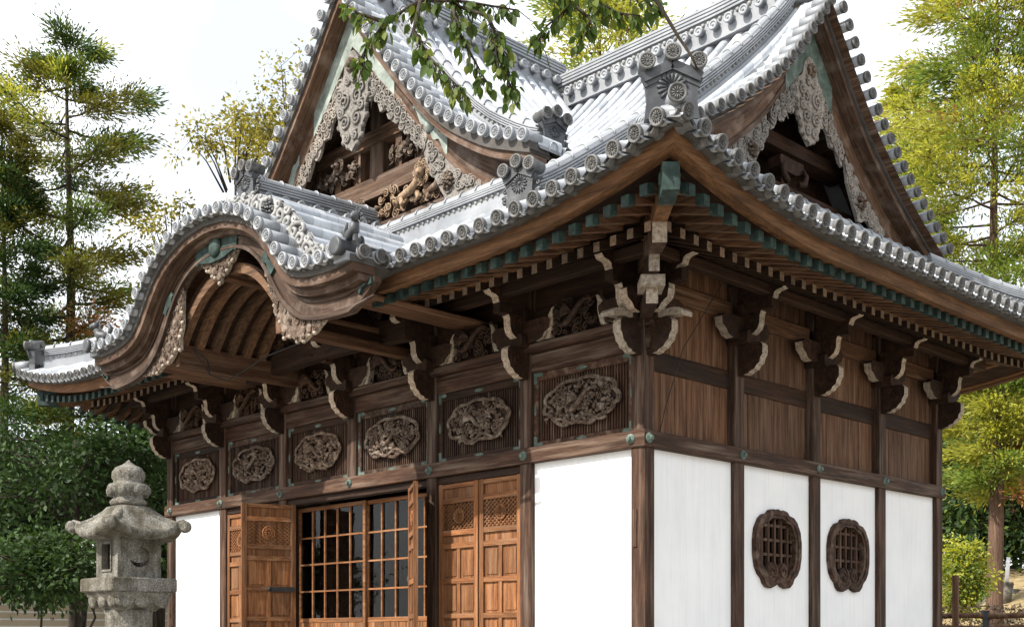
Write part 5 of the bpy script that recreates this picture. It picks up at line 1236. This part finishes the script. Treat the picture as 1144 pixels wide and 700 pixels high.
# the tree over the visitor: its trunk stands beside the camera, outside the picture, its low limb hangs into the top of the view
def pt(px, py, Z):
    x, y = polar(px, Z); return Vector((x, y, ht(py, Z)))
ft = empty('broadleaf_tree', (5.6, -15.6, GZ), label='low leafy branches hanging into the top of the view from a tree beside the path', cat='tree')
rr = random.Random(77); tr = MB(); br = MB(); cr = MB()
T0 = Vector((5.6, -15.6, GZ-.2)); T1 = Vector((5.65, -15.2, 2.2)); T2 = Vector((5.8, -14.4, 4.4)); T3 = Vector((5.7, -13.8, 7.0))
tr.tube([T0, Vector((5.55, -15.5, .3)), T1, T2, T3], [.24, .19, .16, .11, .04], 12)
def broad(c, d, s, mi):
    d = Vector(d).normalized(); w = d.cross(Vector((rr.uniform(-1, 1), rr.uniform(-1, 1), rr.uniform(.2, 1)))).normalized(); n_ = w.cross(d); P_ = []
    L_ = []
    for t, q in ((0, .0), (.18, .24), (.42, .33), (.68, .24), (.88, .09), (1, 0)):
        b = Vector(c)+d*s*t-Z_*s*.16*t*t; L_.append((b-w*s*q+n_*s*q*.25, b, b+w*s*q+n_*s*q*.25))
    ids = [cr.pts(r) for r in L_]
    for a, b in zip(ids, ids[1:]):
        cr.face((a[0], a[1], b[1], b[0]), mi, None, True); cr.face((a[1], a[2], b[2], b[1]), mi, None, True)
def twig(path, n, s=(.032, .056), spread=.035, start=.1):
    P_ = [Vector(p) for p in path]; br.tube(P_, [max(.0035, .010*(1-.75*k/(len(P_)-1))) for k in range(len(P_))], 6)
    for k in range(int(n*1.8)):
        t = start+(1-start)*rr.random(); i = min(len(P_)-2, int(t*(len(P_)-1))); p = P_[i].lerp(P_[i+1], t*(len(P_)-1)-i)
        d = (P_[i+1]-P_[i]).normalized()*.5+Vector((rr.uniform(-1, 1), rr.uniform(-1, 1), rr.uniform(-1.5, .25))); q = p+d*spread*rr.uniform(.2, 1.2)
        br.tube([p, q], [.0025, .0018], 4, cap=False); broad(q, d+Vector((0, 0, -.5)), rr.uniform(*s), 0 if rr.random() < .72 else 1)
H = pt(560, -60, 5.0)
br.tube([T2, T2.lerp(H, .35)+Vector((.1, 0, .75)), T2.lerp(H, .7)+Vector((0, 0, .6)), H, pt(520, -20, 5.1)], [.085, .06, .04, .022, .012], 8)
for pts_, n in (([(520, -20, 5.1), (505, 5, 5.1), (545, 18, 5.05), (552, 40, 5.0), (556, 75, 4.95)], 34), ([(520, -20, 5.1), (470, 0, 5.1), (430, 25, 5.15), (408, 55, 5.2), (404, 75, 5.2)], 42),
                ([(470, 0, 5.1), (462, 35, 5.05), (480, 65, 5.0), (505, 90, 4.95), (520, 105, 4.95)], 46), ([(545, 18, 5.05), (560, 55, 5.0), (568, 90, 5.0), (574, 112, 5.0)], 42),
                ([(560, -60, 5.0), (610, -20, 5.05), (640, 5, 5.1), (610, 30, 5.1), (602, 45, 5.1)], 34), ([(610, -20, 5.05), (655, -5, 5.1), (690, 15, 5.1), (715, 18, 5.1)], 40), ([(640, 5, 5.1), (660, 22, 5.1), (652, 40, 5.1)], 18),
                ([(690, -15, 5.1), (725, 0, 5.1), (740, 5, 5.1)], 16), ([(505, 5, 5.1), (515, 40, 5.05), (545, 95, 5.0)], 30), ([(430, 25, 5.15), (400, 15, 5.2), (388, 5, 5.2)], 16), ([(470, 0, 5.1), (520, 2, 5.1), (580, 12, 5.1)], 26)):
    twig([pt(*p) for p in pts_], n)
br.tube([pt(690, -40, 5.0), pt(730, -4, 5.0), pt(738, 8, 5.0), pt(757, 40, 5.0), pt(772, 62, 5.0), pt(779, 77, 5.0)], [.012, .010, .009, .007, .006, .004], 6)
br.tube([pt(560, -60, 5.0), pt(640, -70, 5.0), pt(690, -40, 5.0), pt(690, -15, 5.1)], [.02, .018, .013, .01], 6)
tr.build('trunk', M['bark_dark'], ft); br.build('limbs', M['bark_dark'], ft); cr.build('leaves', [LF['fore'], LF['fore2']], ft)

# ================================================================== striped boundary wall at the left
def wall_mat():
    m, t, b = newmat('buff_clay_wall'); tc = t.nodes.new('ShaderNodeTexCoord'); v = coords(t, rnd=False); f = noise(t, v, 2.5, 5)
    t.links.new(ramp(t, f, [(.3, (.46, .38, .27)), (.7, (.55, .465, .34))]), b.inputs['Base Color']); b.inputs['Roughness'].default_value = .95; return m
wm = wall_mat(); a = Vector((*polar(-140, 27), 0)); b_ = Vector((*polar(330, 33), 0)); d = (b_-a).normalized(); nn = Vector((d.y, -d.x, 0)); ln = (b_-a).length
bw = empty('boundary_wall', ((a.x+b_.x)/2, (a.y+b_.y)/2, GZ), label='buff clay boundary wall with white stripes behind the lantern', cat='wall'); fw = frame(a, d, Z_, nn)
m = MB(); m.prism([(0, GZ-.1), (ln, GZ-.1), (ln, 1.05), (0, 1.05)], fw, -.35, 0); m.build('wall_body', wm, bw)
for z in (.80, .62, .44, .26, .08): m = MB(); m.prism([(0, z), (ln, z), (ln, z+.035), (0, z+.035)], fw, 0, .006); m.build('white_stripe', M['plaster'], bw)
m = MB(); cr_ = [(-.75, 1.05), (.40, 1.05), (.42, 1.10), (-.17, 1.42), (-.77, 1.10)]; m.prism([(w_, z) for w_, z in cr_], frame(a, nn, Z_, d), 0, ln); m.build('coping', M['tile_oni'], bw)

# ================================================================== fence, hedge, kerb stones and pole at the right
fx, fy = polar(1050, 24); gx_, gy_ = polar(1240, 22); f0 = Vector((fx, fy, 0)); f1 = Vector((gx_, gy_, 0)); d = (f1-f0).normalized(); L_ = (f1-f0).length
fe = empty('rail_fence', (f0+f1)/2+Vector((0, 0, GZ)), label='low rustic fence of pale rails on dark posts at the lower right', cat='fence')
for i, z in enumerate((.44, .20, -.2)):
    m = MB(); m.tube([f0+d*L_*t/6+Vector((0, 0, z+.015*math.sin(t*2.1+i))) for t in range(7)], [.055]*7, 9); m.build('rail', M['frame_n'] if i > 5 else M['board_n'], fe)
for k in range(4):
    c = f0+d*(.9+1.35*k); m = MB(); m.tube([c+Vector((0, 0, GZ-.1)), c+Vector((0, 0, .54))], [.075, .07], 10); m.build('post', M['iron'] if k % 2 == 0 else M['bark_dark'], fe)
px_, py_ = polar(1067.5, 22.5)
m = MB(); m.cbox((px_-.05, py_-.05, GZ-.1), (px_+.05, py_+.05, ht(642, 22.5)), .012); o = m.build('marker_post', M['board_z'], at=(px_, py_, GZ)); tag(o, 'plain square wooden post standing in front of the fence rails', 'post')
x0, y0 = polar(1050, 30); x1, y1 = polar(1250, 29); m = MB(); rr = random.Random(5); hd = MB()
for k in range(9000):
    t = rr.random(); c = Vector((x0+(x1-x0)*t, y0+(y1-y0)*t, gz(x0, y0))) + Vector((rr.gauss(0, .25), rr.gauss(0, .25), rr.uniform(0, ht(676, 30)-gz(x0, y0)))); leafpoly(hd, c, (rr.uniform(-1, 1), rr.uniform(-1, 1), rr.uniform(-.5, 1)), rr.uniform(.05, .11), rr, 0)
he = empty('hedge', ((x0+x1)/2, (y0+y1)/2, gz(x0, y0)), label='low dark clipped hedge behind the rail fence', cat='hedge'); hd.build('foliage', [leaf_mat('hedge_leaf', (.055, .040, .030), .2)], he)
for k in range(7):
    m = MB(); c = (x0+(x1-x0)*(k+.5)/7, y0+(y1-y0)*(k+.5)/7); m.tube([(c[0], c[1], gz(*c)-.05), (c[0]+.03, c[1], gz(*c)+.9)], [.03, .012], 6); m.build('stem', M['bark_dark'], he)
x0, y0 = polar(1085, 41); x1, y1 = polar(1260, 39); d = Vector((x1-x0, y1-y0, 0)); n = 7
ter = empty('stone_border', ((x0+x1)/2, (y0+y1)/2, gz(x0, y0)), label='row of pale rough border stones on the grassy bank', cat='stone border')
zt = ht(659, 40)
for k in range(n):
    m = MB(); c = Vector((x0, y0, 0))+d*(k+.5)/n; h = zt+rr.uniform(-.04, .05); m.cbox((c.x-.62, c.y-.55, GZ), (c.x+.62, c.y+.3, h), .06); m.build('block', M['stone'], ter)
x0, y0 = polar(1124, 39); m = MB(); m.tube([(x0, y0, ht(656, 39)), (x0+.08, y0, ht(622, 39))], [.07, .06], 10); po = empty('marker_pole', (x0, y0, gz(x0, y0)), label='short white pole standing in a stone socket right of the cedar trunk', cat='pole'); m.build('shaft', M['plaster'], po)
m = MB(); m.lathe((x0, y0, 0), [(.16, gz(x0, y0)-.1), (.18, ht(664, 39)), (.24, ht(652, 39)), (.22, ht(650, 39)), (.001, ht(649, 39))], 12); m.build('socket', M['stone'], po)

# ------------------------------------------------------------------ lift the finished layout so that the ground lies at z = 0
for o in list(sc.objects):
    if o.parent is None and o.type in ('MESH', 'EMPTY'): o.location.z += EYE
